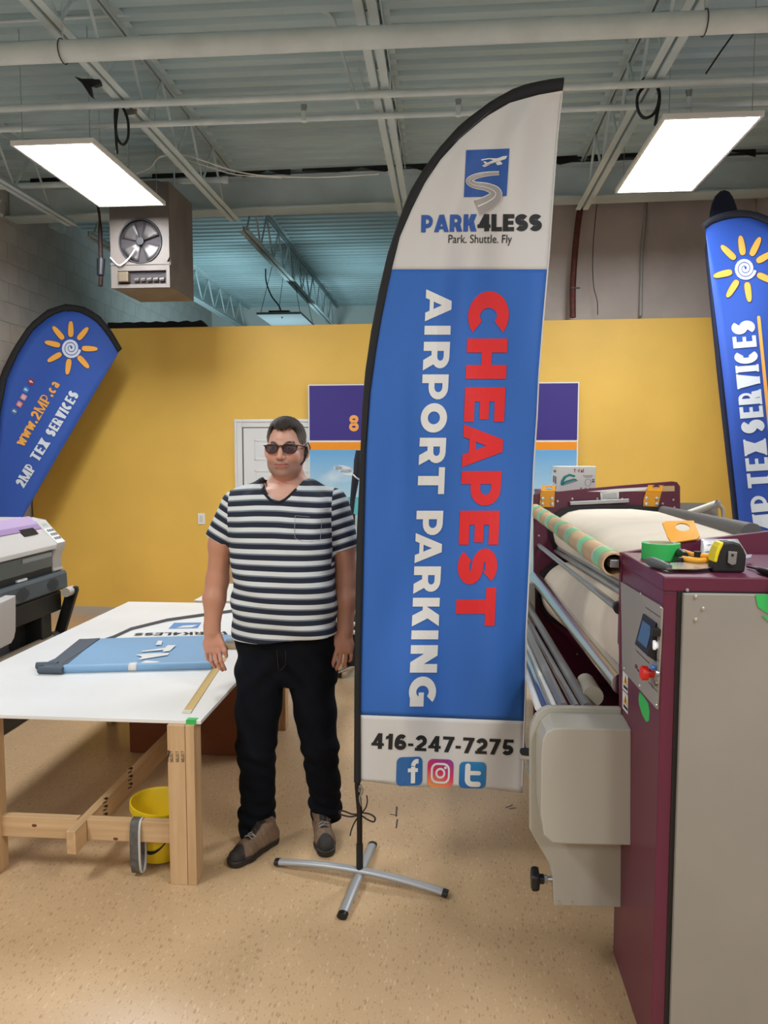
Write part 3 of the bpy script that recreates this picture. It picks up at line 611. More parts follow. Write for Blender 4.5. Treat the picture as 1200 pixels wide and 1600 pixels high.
# CHEAPEST / AIRPORT PARKING run down the flag, letter tops to the right
def down(word, ys, xl, xr, t, h, m, gap=0):
    P = []
    for c, (y0, y1) in zip(word, ys):
        g, _ = glyph(c, t, h)
        X = lambda T, y: ip(y, [a for a, _ in T], [b_ for _, b_ in T])
        P += fit(g, [(X(xl, y0), y0), (X(xl, y1), y1), (X(xr, y1), y1), (X(xr, y0), y0)])
    ink('lettering', P, m, ffl, FS(.0035))
    return P
xl, xr = [(455, 733), (978, 711.5)], [(455, 797), (978, 772.5)]
cheap = [(455, 519), (529, 592), (605, 659), (663, 730), (736, 790), (798, 851), (857, 913), (918, 978)]
down('CHEAPEST', cheap, xl, xr, .29, .25, m_red)
xl, xr = [(452, 666), (1104, 638)], [(452, 706.5), (1104, 680.5)]
down('AIRPORTPARKING', [(452, 502), (509, 523), (534, 579), (585, 624), (630, 676), (684, 727), (730, 772), (798, 836), (833, 880), (885, 928), (934, 979), (985, 999), (1008, 1051), (1057, 1104)], xl, xr, .27, .23, m_pw)
# logo
S2 = FS(.003); S3 = FS(.0045); S4 = FS(.006)
ink('logo_square', [[(725, 308), (791.5, 306), (796, 232), (728.5, 234.5)]], m_pb, ffl, S2, 6)
road = spline([Vector((x, y, w_)) for x, y, w_ in ((780, 270.5, 5), (760, 272, 7), (742, 276, 9), (733, 283, 12), (742, 289, 13), (760, 292, 16), (774, 299, 22), (774, 308, 28), (762, 317, 33), (747, 324, 38))], 5)
def vrib(pts, grow, x0=0, x1=1, cut=1.0):
    out = []; L = []; n = len(pts)
    for i, p in enumerate(pts):
        d = (pts[min(n-1, i+1)]-pts[max(0, i-1)]); d = Vector((d.x, d.y)).normalized(); nn = Vector((-d.y, d.x))
        w_ = p.z*.62+grow; L.append((Vector((p.x, p.y))+nn*w_*(x0-.5), Vector((p.x, p.y))+nn*w_*(x1-.5)))
    for a, c in zip(L, L[1:]): out.append([tuple(a[0]), tuple(c[0]), tuple(c[1]), tuple(a[1])])
    return out
ink('logo_road_outline', vrib(road, 3.2), m_pw, ffl, FS(.005), 5); ink('logo_road', vrib(road, .4), m_pg, ffl, FS(.007), 5); ink('logo_road_stripe', vrib(road[6:], 0, .52, .62), m_pw, ffl, FS(.0085), 5)
pl = [[(793, 243.5), (790, 248.5), (781, 252), (768, 256.5), (757, 261), (753, 259), (760, 255), (772, 249.5), (786, 244)], [(774, 251), (765, 248.6), (752, 251), (752, 249), (764, 247), (776, 247.5), (783, 246.5)], [(781, 251), (785, 255.5), (784, 257), (777, 258), (774, 253.5)], [(761, 258), (756, 254), (755, 252), (758.5, 252.5), (765, 256.5)]]
ink('logo_plane', pl, m_pw, ffl, S3)
g, _ = layout('PARK', .31, .25, gap=.06); ink('lettering', fit(g, [(658, 363), (744.5, 361.5), (745.5, 334.5), (658.5, 336)]), m_pb, ffl, S2)
g, _ = layout('4LESS', .31, .25, gap=.06); ink('lettering', fit(g, [(746, 361.5), (846.5, 361), (847.5, 334.5), (746, 334.5)]), m_pk, ffl, S2)
fp = fontpolys('Park. Shuttle. Fly', .004); ink('lettering', fit(fp, [(700.5, 384), (799.5, 384), (800.5, 366.5), (701, 366.5)]), m_pk, ffl, S2)
g, _ = layout('416-247-7275', .26, .21, gap=.11); ink('lettering', fit(g, [(580, 1169.5), (801, 1180.5), (803.5, 1156), (581, 1145)]), m_pk, ffl, S2)
# social icons
def icon(q, r=.18):
    pts = rrect(0, 0, 1, 1, r); L = lambda p, s: bil(q, .5+(p[0]-.5)*s, .5+(p[1]-.5)*s); out = []
    for a, d in zip(pts, pts[1:]+pts[:1]):
        out.append([L(a, 0), L(a, .34), L(d, .34)])
        for s0, s1 in ((.34, .67), (.67, 1)): out.append([L(a, s0), L(a, s1), L(d, s1), L(d, s0)])
    return out
def iq(polys, q): return [[bil(q, u, v) for u, v in P] for P in polys]
def grad_mat(name, c0, c1, c2=None):
    m = bpy.data.materials.new(name); m.use_nodes = True; nt = m.node_tree; n = nt.nodes; l = nt.links.new; b = n['Principled BSDF']; b.inputs['Roughness'].default_value = .6
    tc = n.new('ShaderNodeTexCoord'); mp = n.new('ShaderNodeVectorMath'); mp.operation = 'DOT_PRODUCT'; mp.inputs[1].default_value = (.35, 0, .65); l(tc.outputs['Generated'], mp.inputs[0])
    ad = n.new('ShaderNodeMath'); ad.inputs[1].default_value = .0; l(mp.outputs['Value'], ad.inputs[0])
    r = n.new('ShaderNodeValToRGB'); e = r.color_ramp.elements; e[0].color = L3(c0); e[1].color = L3(c2 or c1)
    if c2: k = e.new(.5); k.color = L3(c1)
    l(ad.outputs[0], r.inputs['Fac']); l(r.outputs['Color'], b.inputs['Base Color']); return m
qf = [(618.5, 1228.5), (660, 1227), (660.5, 1182), (620, 1183.5)]; qi = [(667, 1229), (707.5, 1231.5), (709, 1187), (668.5, 1185.5)]; qt = [(716.5, 1231.5), (758, 1232.5), (760, 1191), (718, 1190)]
ink('icon_f', icon(qf), mat('icon_blue', (40, 98, 160), .55), ffl, S2); ink('icon_f_mark', iq([q for q in rect(.56, .08, .72, .66)+ribbon(arc(.78, .68, .14, .16, 180, 90)+[(.84, .84)], .16)+rect(.44, .47, .82, .6)], qf), m_pw, ffl, S3)
ink('icon_camera', icon(qi, .2), grad_mat('icon_gradient', (252, 176, 80), (214, 44, 92), (92, 52, 150)), ffl, S2)
rr = rrect(.17, .17, .83, .83, .2, 3); ink('icon_camera_mark', iq(ribbon(rr, .075, True)+ribbon(arc(.5, .5, .155, .155, 0, 345), .075, True)+[ell(.69, .70, .05, .05)], qi), m_pw, ffl, S3)
ink('icon_t', icon(qt), grad_mat('icon_sky_blue', (20, 92, 156), (32, 130, 190)), ffl, S2)
ink('icon_t_mark', iq(ribbon([(.32, .84), (.32, .36)]+arc(.50, .34, .18, .18, 180, 270)+[(.72, .16)], .2)+rect(.3, .5, .74, .66)+[ell(.32, .84, .1, .1), ell(.73, .16, .1, .1), ell(.74, .58, .08, .08)], qt), m_pw, ffl, S3)

# ------------------------------------------------------------------ suns for the two company flags
m_sun = mat('print_sun_orange', (240, 172, 74), .65); m_sunw = mat('print_sun_white', (216, 222, 236), .65); m_outl = mat('print_sun_outline', (70, 60, 80), .7)
def sun(cx, cy, R, r0, r1, angs, wid, surf1, surf2, parent, k=1.0):
    P = []; O = []
    for a, f in angs:
        t = math.radians(a); rm = (r0+r1)/2*f; L = (r1-r0)/2*f; d = (math.sin(t), -math.cos(t))
        def drop(g):
            out = []
            for j in range(16):
                q = 2*math.pi*j/16; sg = lambda w_: math.copysign(abs(w_)**.72, w_); u = sg(math.cos(q))*(L+g); v = sg(math.sin(q))*(wid*.92+g)*(1-.2*math.cos(q)); out.append((cx+d[0]*(rm+u)-d[1]*v, cy+d[1]*(rm+u)+d[0]*v))
            return out
        P.append(drop(0)); O.append(drop(1.0*k))
    ink('sun_ray_outline', O, m_outl, parent, surf1); ink('sun_ray', P, m_sun, parent, surf2)
    sp = []
    for j in range(46):
        a = math.radians(-10-j*21); r = R*(.93-.86*j/45); sp.append((cx+r*math.cos(a), cy-r*math.sin(a)*1.04))
    ink('sun_spiral', ribbon(sp, R*.25), m_sunw, parent, surf2)

# left company flag, near the yellow wall
DL = 7.45
m_cbl = mat('company_flag_blue', (46, 84, 168), .7, bump=(60, .06))
def SL(off): return lambda x, y: atD(x, y, DL+.02*math.sin(x*.05+y*.02)-off)
outer = [(-6, 905), (-13, 800), (-13, 720), (-9, 640), (0, 585), (20, 545), (45, 507), (75, 483), (105, 474), (135, 480), (160, 497), (177, 521), (190.5, 544)]
inner = [(1, 905), (-5, 800), (-5, 720), (0, 645), (10, 592), (27, 554), (50, 517), (78, 493), (104, 484), (131, 489), (154, 505), (171, 528), (184, 550)]
right = [(4, 905), (20, 836), (52, 779), (84, 723), (117, 667), (150, 610), (187, 548)]
P = atD(-2, 905, DL); lf = thing('feather_flag', 'blue company feather flag leaning at far left with orange sun', 'flag', (P.x, P.y, 0))
inn = resample([Vector(p) for p in inner], 40); rgt = resample([Vector(p) for p in right], 40)
B().grid([[SL(0)(*(a.lerp(c, j/10))) for j in range(11)] for a, c in zip(inn, rgt)]).build('cloth', m_cbl, lf, smooth=180, fix=False).modifiers.new('thickness', 'SOLIDIFY').thickness = .002
out_ = resample([Vector(p) for p in outer], 40); rings = []
for a, c in zip(out_, inn):
    A, Cc = SL(.004)(*a), SL(.004)(*(c+(c-a)*.05)); m_ = (A+Cc)/2; hv = (Cc-A)/2; d = FWD*.018
    rings.append([m_+hv*math.cos(t)+d*math.sin(t) for t in (2*math.pi*k/10 for k in range(10))])
B().loft(rings).build('pole_sleeve', m_sleeve, lf, smooth=60)
q = SL(0)(-2, 905); B().cyl((q.x, q.y, 0.01), q, .014, n=10).build('pole', m_darkmetal, lf, smooth=40)
sun(110.7, 543.7, 15.5, 17, 42, [(0, 1), (40, 1), (92, 1.0), (138, 1), (188, 1), (240, 1), (283, 1), (320, 1.05)], 4.6, SL(.006), SL(.008), lf, .6)
def band(b0, b1, hgt): # text quad along a line; up is to the left
    d = Vector((b1[0]-b0[0], b1[1]-b0[1])).normalized(); u = Vector((d.y, -d.x))*hgt
    return [b0, b1, (b1[0]+u.x, b1[1]+u.y), (b0[0]+u.x, b0[1]+u.y)]
m_pt = mat('print_pale', (212, 220, 226), .65)
for wd_, p0_, p1_ in (('2MP', (37, 763), (56, 732)), ('TEX', (60, 722), (79, 692)), ('SERVICES', (84, 684), (124, 617))):
    g, _ = layout(wd_, .34, .16, serif=.05, gap=.07); ink('lettering', fit(g, band(p0_, p1_, 16.5)), m_pt, lf, SL(.007))
g, _ = layout('www.2MP.ca', .24, .12, serif=.05, gap=.08); ink('lettering', fit(g, band((37, 699), (94, 601), 17)), m_sun, lf, SL(.007))
cols = [(70, 110, 160), (214, 120, 120), (216, 150, 150), (60, 130, 200), (150, 40, 50)]
for k, (x, y) in enumerate(((25, 643), (33, 632), (39.5, 621), (43, 609.5), (51, 597))):
    q = band((x-3.6+2.6, y+2.6+3), (x+1+2.6, y-5+3), 9.0); ink('icon', icon(q, .2), mat('small_icon_%s' % 'abcde'[k], cols[k], .65), lf, SL(.007)); ink('icon_mark', iq(ribbon(arc(.5, .5, .2, .2, 0, 330), .14) if k in (1, 2) else rect(.42, .15, .6, .85)+rect(.3, .5, .75, .65), q), m_pt, lf, SL(.009))

# right company flag and the dark one behind it
DR = 6.0
def SR(off): return lambda x, y: atD(x, y, DR+.025*math.sin(x*.03+y*.012)-off)
outer = [(1097.5, 350), (1100, 344), (1125, 333), (1150, 327.5), (1178, 329), (1205, 340), (1230, 364), (1248, 410), (1259, 480), (1265, 580), (1268, 700), (1270, 900)]
inner = [(1101, 358), (1103, 353), (1127, 344), (1150, 339), (1176, 340), (1200, 350), (1223, 373), (1240, 416), (1250, 484), (1256, 582), (1259, 700), (1261, 900)]
left = [(1102, 358), (1104, 375), (1110, 430), (1120, 510), (1130, 590), (1140, 680), (1150, 770), (1163, 900)]
P = atD(1266, 900, DR); rf = thing('feather_flag', 'blue company feather flag at right edge with orange sun, behind the machine', 'flag', (P.x, P.y, 0))
inn = resample([Vector(p) for p in inner], 44); lft = resample([Vector(p) for p in left], 44)
B().grid([[SR(0)(*(a.lerp(c, j/10))) for j in range(11)] for a, c in zip(lft, inn)]).build('cloth', mat('right_flag_blue', (38, 78, 168), .7, bump=(60, .06)), rf, smooth=180, fix=False).modifiers.new('thickness', 'SOLIDIFY').thickness = .002
out_ = resample([Vector(p) for p in outer], 44); rings = []
for a, c in zip(out_, inn):
    A, Cc = SR(.004)(*a), SR(.004)(*(c+(c-a)*.05)); m_ = (A+Cc)/2; hv = (Cc-A)/2; d = FWD*.018
    rings.append([m_+hv*math.cos(t)+d*math.sin(t) for t in (2*math.pi*k/10 for k in range(10))])
B().loft(rings).build('pole_sleeve', mat('sleeve_navy', (24, 27, 38), .75), rf, smooth=60)
q = SR(0)(1266, 900); B().cyl((q.x, q.y, .01), q, .014, n=10).build('pole', m_darkmetal, rf, smooth=40)
sun(1164, 419.5, 17.5, 21, 52, [(-8, 1), (26, 1.05), (60, 1), (115, 1), (172, 1.02), (212, 1.02), (256, .98), (314, 1)], 5.4, SR(.006), SR(.008), rf, .8)
# baseline (right side of letters) runs from far below up to (1178,502)
for wd_, q_ in (('2MP', [(1222, 880), (1207, 773), (1171, 776), (1186, 884)]), ('TEX', [(1204, 761), (1196.5, 685), (1161, 687), (1169, 763)]), ('SERVICES', [(1195.5, 675), (1178.5, 500), (1142, 503), (1159, 678)])):
    g, _ = layout(wd_, .36, .16, serif=.05, gap=.07); ink('lettering', fit(g, q_), m_pt, rf, SR(.007))
ink('orange_rule', [[(1183, 496), (1188, 495), (1228, 900), (1222, 900)], ell(1185.5, 496, 2.6, 2.6)], m_sun, rf, SR(.007), 20)
DB = 6.25
outer = [(1111, 345), (1112, 330), (1117, 311), (1125, 299), (1133, 296), (1141, 300), (1149, 315), (1155, 335), (1170, 420), (1180, 520), (1190, 700), (1196, 850)]
left = [(1111, 347), (1108, 365), (1104, 386), (1106, 410), (1112, 470), (1117, 520), (1124, 590), (1134, 680), (1144, 770), (1152, 850)]
P = atD(1174, 850, DB); bf = thing('feather_flag', 'dark navy furled flag hiding behind the right blue flag, rounded tip up', 'flag', (P.x, P.y, 0))
dome = [(1111, 345), (1112, 330), (1115, 316), (1120, 304), (1126, 298), (1133, 296), (1140, 298.5), (1146, 307), (1151, 320), (1156, 338)]
B().prism([atD(x, y, DB) for x, y in dome+outer[8:]+left[::-1][:-1]], FWD*.05).build('furled_cloth', mat('furled_navy', (26, 34, 62), .75), bf, bevel=.012)
q = atD(1174, 850, DB); B().cyl((q.x, q.y, .01), q, .014, n=10).build('pole', m_darkmetal, bf, smooth=40)

# ------------------------------------------------------------------ cutting table
def wood_mat(name, c1, c2, axis):
    m = bpy.data.materials.new(name); m.use_nodes = True; nt = m.node_tree; n = nt.nodes; l = nt.links.new; b = n['Principled BSDF']; b.inputs['Roughness'].default_value = .62
    tc = n.new('ShaderNodeTexCoord'); mp = n.new('ShaderNodeMapping'); s = [28, 28, 28]; s[axis] = 1.6; mp.inputs['Scale'].default_value = s; l(tc.outputs['Object'], mp.inputs['Vector'])
    t = n.new('ShaderNodeTexNoise'); t.inputs['Scale'].default_value = 1.0; t.inputs['Detail'].default_value = 4; l(mp.outputs['Vector'], t.inputs['Vector'])
    r = n.new('ShaderNodeValToRGB'); r.color_ramp.elements[0].position = .3; r.color_ramp.elements[1].position = .7; r.color_ramp.elements[0].color = L3(c1); r.color_ramp.elements[1].color = L3(c2); l(t.outputs['Fac'], r.inputs['Fac'])
    v = n.new('ShaderNodeTexVoronoi'); v.inputs['Scale'].default_value = 11; mk = n.new('ShaderNodeMapping'); sk = [1, 1, 1]; sk[axis] = .6; mk.inputs['Scale'].default_value = sk; l(tc.outputs['Object'], mk.inputs['Vector']); l(mk.outputs['Vector'], v.inputs['Vector'])
    k = n.new('ShaderNodeMath'); k.operation = 'LESS_THAN'; k.inputs[1].default_value = .075; l(v.outputs['Distance'], k.inputs[0])
    mx = n.new('ShaderNodeMix'); mx.data_type = 'RGBA'; l(k.outputs[0], mx.inputs[0]); l(r.outputs['Color'], mx.inputs[6]); mx.inputs[7].default_value = L3((104, 66, 36)); l(mx.outputs[2], b.inputs['Base Color']); return m
wz, wy_, wx = [wood_mat('pine_%s' % n_, (190, 154, 112), (214, 180, 138), a) for n_, a in (('upright', 2), ('rail', 1), ('cross_rail', 0))]
TZ = .678; c0 = atZ(314, 1126, TZ); TX1 = c0.x; TY0 = c0.y; TX0 = -2.27; TY1 = atZ(208, 940, TZ).y
tb = thing('cutting_table', 'large low white-topped table on pine legs, left of the man', 'table', ((TX0+TX1)/2, TY0, 0))
B().box(TX0, TX1, TY0, TY1, TZ-.016, TZ).build('tabletop', mat('table_white', (232, 231, 229), .35, noise=(2, .03)), tb, bevel=.002)
# two-board legs
def tleg(xr, y, mir=1):
    a = B().box(xr-.036, xr, y, y+.086, 0, TZ-.016).build('leg_board', wz, tb, bevel=.002)
    x0 = xr-.036-.002; return B().box(x0-.072, x0, y, y+.038, 0, TZ-.016).build('leg_board', wz, tb, bevel=.002)
LY = atZ(290, 1383, 0).y
tleg(atY(305, 1250, LY).x, LY); tleg(atY(-9, 1250, LY).x, LY)
FY = atZ(447, 1142, 0).y
x = atY(446, 1100, FY).x; B().box(x-.075, x-.03, FY-.004, FY+.036, 0, TZ-.016).build('leg_board', wz, tb, bevel=.002); B().box(x-.03, x, FY, FY+.086, 0, TZ-.016).build('leg_board', wz, tb, bevel=.002)
x = TX0+.14; B().box(x-.036, x, FY, FY+.086, 0, TZ-.016).build('leg_board', wz, tb, bevel=.002)
ry = LY+.040; z1 = atY(60, 1277, ry).z; z0 = z1-.088
lx = atY(262, 1300, LY).x; mx0 = atY(121, 1300, LY).x-.019
B().box(TX0+.1, mx0-.002, ry, ry+.036, z0, z1).build('front_rail', wx, tb, bevel=.002); B().box(mx0+.040, lx+.09, ry, ry+.036, z0, z1).build('front_rail', wx, tb, bevel=.002)
B().box(mx0, mx0+.038, LY-.055, FY+.25, z0-.012, z1-.004).build('long_rail', wy_, tb, bevel=.002)
B().box(TX0+.1, TX1-.06, FY+.02, FY+.056, z0, z1).build('rear_rail', wx, tb, bevel=.002)
B().box(TX0+.06, TX1-.06, TY1-.16, TY1-.12, TZ-.106, TZ-.017).build('top_rail', wx, tb, bevel=.002)
# lumber stamps
sfc = lambda x, y: atY(x, y, LY-.0012)
for k, x in enumerate((270.5, 279.5, 288)):
    g, _ = layout('SELECT', .16, .14, gap=.16); ink('lumber_stamp', fit(g, [(x, 1191), (x-.5, 1173.5), (x-5, 1173.5), (x-4.5, 1191)]), m_pk, tb, sfc)
ink('lumber_stamp', [[(262, 1173), (264.5, 1172), (262.8, 1178)], [(264, 1184), (265.5, 1172.5), (262, 1179)], [(262, 1190.5), (263, 1190.5), (263, 1180), (262, 1180)]], m_pk, tb, sfc)
for x, y in ((164, 1272), (203, 1225)):
    sx_ = lambda px, py: atX(px, py, mx0+.0392)
    ink('lumber_stamp', [[(x-3+6*(k % 2), y+8-k*6), (x+3+2*(k % 2), y+5-k*6), (x+3, y+3-k*6), (x-3, y+6-k*6)] for k in range(6)], m_pk, tb, sx_)
# green masking tape folded over the corner
b = B(); x0, x1 = atZ(290, 1126, TZ).x, atZ(306.5, 1126, TZ).x
b.box(x0, x1, TY0-.0015, TY0, TZ-.017, TZ+.001).box(x0, x1, TY0-.0015, TY0+.028, TZ, TZ+.0012)
m_gtape = mat('green_tape', (52, 182, 88), .55); b.build('tape_strip', m_gtape, tb)
P = atD(232, 1140, 3.6); B().box(P.x-.016, P.x+.016, P.y-.02, P.y+.02, TZ-.06, TZ-.0165).build('cable_clip', m_white, tb, bevel=.003)

# things on the table
St = lambda off: (lambda x, y: atZ(x, y, TZ+off))
# white printed flag lying flat
wf = thing('printed_flag', 'white printed flag lying flat on the table behind the folded blue one', 'flag', atZ(270, 985, TZ))
B().prism([St(.0015)(*p) for p in ((172, 997), (205, 981), (262, 967), (330, 958), (430, 950), (452, 952), (452, 1000), (360, 1004))], (0, 0, .0015)).build('cloth', mat('flat_flag_white', (226, 225, 222), .7), wf)
ink('black_edge', [q for q in ribbon([(160, 1001), (178, 995), (205, 982.5), (262, 968.5), (318, 960.5), (365, 954.5), (430, 948)], 4.6)], mat('flat_flag_edge', (58, 60, 64), .7), wf, St(.0045), 20)
ink('logo_square', [[(263, 982.5), (309, 981.5), (315, 972.5), (272, 973)]], mat('flat_flag_blue', (98, 142, 192), .7), wf, St(.004)); ink('logo_road', [[(276, 981), (300, 980), (309, 976), (286, 977.5)]], m_pw, wf, St(.0046))
g, _ = layout('PARK4LESS', .26, .2, gap=.08); ink('lettering', fit(g, [(352, 986.5), (213, 989), (206, 993.5), (356, 991.5)]), m_pk, wf, St(.004))
ink('lettering', [[(272, 999), (281, 999), (285, 993), (277, 993)]], m_pw, wf, St(.005))
# folded blue flag
fb = thing('folded_flag', 'folded light blue flag with dark pole sleeve on the table', 'flag', atZ(200, 1030, TZ))
m_fb = mat('folded_blue', (126, 166, 202), .55, bump=(50, .1)); m_fd = mat('folded_dark', (70, 80, 92), .6)
nl, nr, fr_, fl = atZ(67, 1053, TZ), atZ(330, 1046, TZ), atZ(367, 996, TZ), atZ(126, 1003, TZ)
prof = [(0, .0), (-.012, .012), (-.008, .028), (.012, .036), (.05, .034), (.10, .026), (.3, .024), (.7, .022), (.97, .020), (1.0, .012), (1.0, 0)]
def fold(u0, u1, name, m, lift=0):
    rows = []
    for v, z in prof:
        a, c = nl.lerp(fl, v), nr.lerp(fr_, v); rows.append([a.lerp(c, u0+(u1-u0)*k/6)+Vector((0, 0, z+lift+.001)) for k in range(7)])
    return B().loft([[r[k] for r in rows] for k in range(7)]).build(name, m, fb, smooth=50)
fold(.12, 1.0, 'folded_cloth', m_fb); fold(0, .12, 'sleeve_fold', m_fd, .0008)
a = nl; d = (fl-nl)
B().cyl(nl+Vector((-.02, .0, .019)), nl+Vector((.1, .002, .019)), .017, n=12).build('pole_sleeve_end', m_fd, fb, smooth=40)
pE = atZ(57, 1046, TZ); B().cyl(pE+Vector((0, 0, .019)), pE+Vector((.1, .02, .02)), .017, n=12).build('pole_sleeve_end', m_fd, fb, smooth=40)
B().prism([atZ(x, y, TZ+.02) for x, y in ((62, 1042), (118, 1017), (140, 1000), (156, 999), (132, 1017), (95, 1040))], (0, 0, .008)).build('sleeve_flap', m_fd, fb)
ftop = lambda off: (lambda x, y: atZ(x, y, TZ+.030+off))
ink('lettering', [[(247, 1001), (254, 1001), (252, 1007.5), (243, 1007.5)], [(222, 1017), (258, 1012), (262, 1008), (275, 1008), (265, 1017), (254, 1018.5), (256, 1015.5), (221, 1018.5)], [(212, 1023), (232, 1021), (264, 1020), (262, 1023.5), (216, 1031), (222, 1026)]], m_pw, fb, ftop(.0005), 40)
ink('lettering', [[(220, 1035.5), (228, 1032), (246, 1033), (250, 1034.5), (236, 1036)]], m_pw, fb, ftop(.006))
ax, cx_ = nl.lerp(nr, .505), nl.lerp(nr, .555)
B().grid([[q+(fl-nl)*v+Vector((0, 0, z+.003)) + Vector((0, -.003, 0)) for q in (ax, cx_)] for v, z in prof[:6]]).build('tape_strip', m_pw, fb, smooth=50).modifiers.new('thickness', 'SOLIDIFY').thickness = .001
# ruler
rl = thing('ruler', 'long brass-coloured ruler lying on the table near its corner', 'ruler', atZ(293, 1110, TZ))
a, b2 = atZ(285.5, 1113, TZ), atZ(299, 1113.5, TZ); wv = b2-a; far_a = atZ(334, 1042, TZ); dv = far_a-a
for nm, v0, v1, m in (('blade', .0, 1.25, mat('ruler_gold', (206, 178, 118), .4, .25)),):
    p = [a+dv*v0, b2+dv*v0, b2+dv*v1, a+dv*v1]; B().prism([q+Vector((0, 0, .001)) for q in p], (0, 0, .003)).build(nm, m, rl)
B().prism([q+Vector((0, 0, .001)) for q in (a-dv*.02, b2-dv*.02, b2+dv*.03, a+dv*.03)], (0, 0, .0042)).build('end_cap', mat('ruler_end', (214, 208, 190), .3), rl)
bm_ = B()
for k in range(60):
    v = .03+k*.02; s = .35 if k % 5 else .55; p = a+dv*v; bm_.add([p+Vector((0, 0, .0046)), p+wv*s*.6+Vector((0, 0, .0046)), p+wv*s*.6+dv*.003+Vector((0, 0, .0046)), p+dv*.003+Vector((0, 0, .0046))], [(0, 1, 2, 3)])
tag(bm_.build('scale_marks', mat('ruler_marks', (120, 96, 56), .6), rl, fix=False), kind='stuff')
# timber offcut beside the man's hip
p0 = atZ(352, 1014, TZ); t = thing('timber_offcut', 'short timber block with grey top lying on the table beside his hip', 'timber block', p0)
B().box(p0.x, p0.x+.14, p0.y, p0.y+.05, TZ+.001, TZ+.03).build('block', wx, t, bevel=.002); B().box(p0.x, p0.x+.14, p0.y+.003, p0.y+.05, TZ+.03, TZ+.045).build('strip', m_alu, t)

# second table beyond and cartons on it
q0 = atZ(303, 938, TZ); y2 = max(q0.y, TY1+.03)
t2 = thing('cutting_table', 'second white-topped table standing directly beyond the first one, behind the man', 'table', (q0.x+.5, y2, 0))
x20, x21, y21 = q0.x, q0.x+1.02, y2+.95
B().box(x20, x21, y2, y21, TZ-.016, TZ).build('tabletop', mat('table_white', (226, 224, 220), .35), t2, bevel=.002)
for x in (x20+.06, x21-.1):
    for y in (y2+.06, y21-.12): B().box(x, x+.04, y, y+.086, 0, TZ-.016).build('leg', wz, t2, bevel=.002)
P = atZ(366, 912, TZ); t = thing('carton', 'small tan carton on the far table seen between his arm and shirt', 'box', (P.x, P.y, TZ))
hz = .17; m_card = mat('cardboard', (190, 152, 104), .8, noise=(8, .06))
B().box(P.x-.07, P.x+.25, P.y, P.y+.2, TZ+.001, TZ+hz).build('carton_body', m_card, t, bevel=.003); B().box(P.x-.01, P.x+.04, P.y-.001, P.y, TZ+.001, TZ+hz).build('tape_strip', mat('kraft_tape', (206, 176, 128), .4), t)
t = thing('carton', 'white printed carton stacked on the tan carton', 'box', (P.x, P.y, TZ+hz))
B().box(P.x-.05, P.x+.22, P.y+.01, P.y+.18, TZ+hz+.001, TZ+hz+.15).build('carton_body', m_white, t, bevel=.003); B().box(P.x-.03, P.x+.2, P.y+.009, P.y+.0102, TZ+hz+.01, TZ+hz+.07).build('printed_label', mat('carton_print', (140, 142, 148), .6, noise=(60, .4)), t)

# bucket, strap loop, brown box under the table
P = atZ(250, 1356, 0); by = P.y+.10; bx = atY(246, 1300, by).x
m_yb = mat('bucket_yellow', (238, 204, 32), .4); bz = .235
bk = thing('bucket', 'yellow smiley-face bucket on the floor under the table', 'bucket', (bx, by, 0))
R = Matrix.Rotation(math.radians(6), 3, 'Y')
prof = [(.0, .004), (.098, .004), (.1, .01), (.125, bz-.03), (.133, bz-.03), (.135, bz), (.129, bz), (.122, bz-.01), (.096, .016), (0, .016)]
B().lathe(prof, (bx, by, .012), 36, R).build('bucket_body', m_yb, bk, smooth=40)
def bsurf(a, z, off=.0012):
    r = .1+(.125-.1)*(z-.01)/(bz-.04)+off; return Vector((bx, by, .012))+R @ Vector((r*math.sin(a), -r*math.cos(a), z))
sm_ = B()
for k in range(16):
    a0, a1 = [(-.62+1.24*j/16) for j in (k, k+1)]; zc = lambda a: .055+.055*(a/.62)**2; th = lambda a: .003+.0055*(1-(a/.62)**2)
    sm_.add([bsurf(a0, zc(a0)-th(a0)), bsurf(a1, zc(a1)-th(a1)), bsurf(a1, zc(a1)+th(a1)), bsurf(a0, zc(a0)+th(a0))], [(0, 1, 2, 3)])
for s in (-1, 1): sm_.add([bsurf(s*.62+.04*math.cos(t), .11+.009*math.sin(t)+.02*s*0) for t in (2*math.pi*j/10 for j in range(10))], [tuple(range(10))])
for s in (-1, 1): sm_.add([bsurf(s*.25+.07*math.cos(t), .155+.02*math.sin(t)) for t in (2*math.pi*j/14 for j in range(14))], [tuple(range(14))])
sm_.build('smiley_print', m_pk, bk, fix=False)
# strap loop hanging over the rail
x = atY(205, 1300, LY).x; rng_ = []
for k in range(28):
    a = 2*math.pi*k/28; rng_.append((x, LY+.056+.050*math.cos(a)*(1.0), (z1+.012+.012)/2-.045+.085*math.sin(a)+.0))
yc = ry+.018; zc_ = (z1+.006+.012)/2+.004; hh = (z1+.008-.016)/2
loop = [(yc-.036*math.copysign(abs(math.cos(t))**.6, math.cos(t)), .014+hh+hh*math.copysign(abs(math.sin(t))**.75, math.sin(t))) for t in (2*math.pi*k/28 for k in range(28))]
st = thing('strap_loop', 'grey flat strap loop hanging over the front rail beside the bucket', 'strap', (x, yc, .014))
b = B(); R0 = [[(x-.018, y, z), (x+.018, y, z), (x+.018, y+.003*(1 if y < yc else -1), z), (x-.018, y+.003*(1 if y < yc else -1), z)] for y, z in loop]; b.loft(R0+[R0[0]], False); b.build('strap', mat('strap_grey', (92, 90, 86), .6, noise=(40, .2)), st, smooth=50)
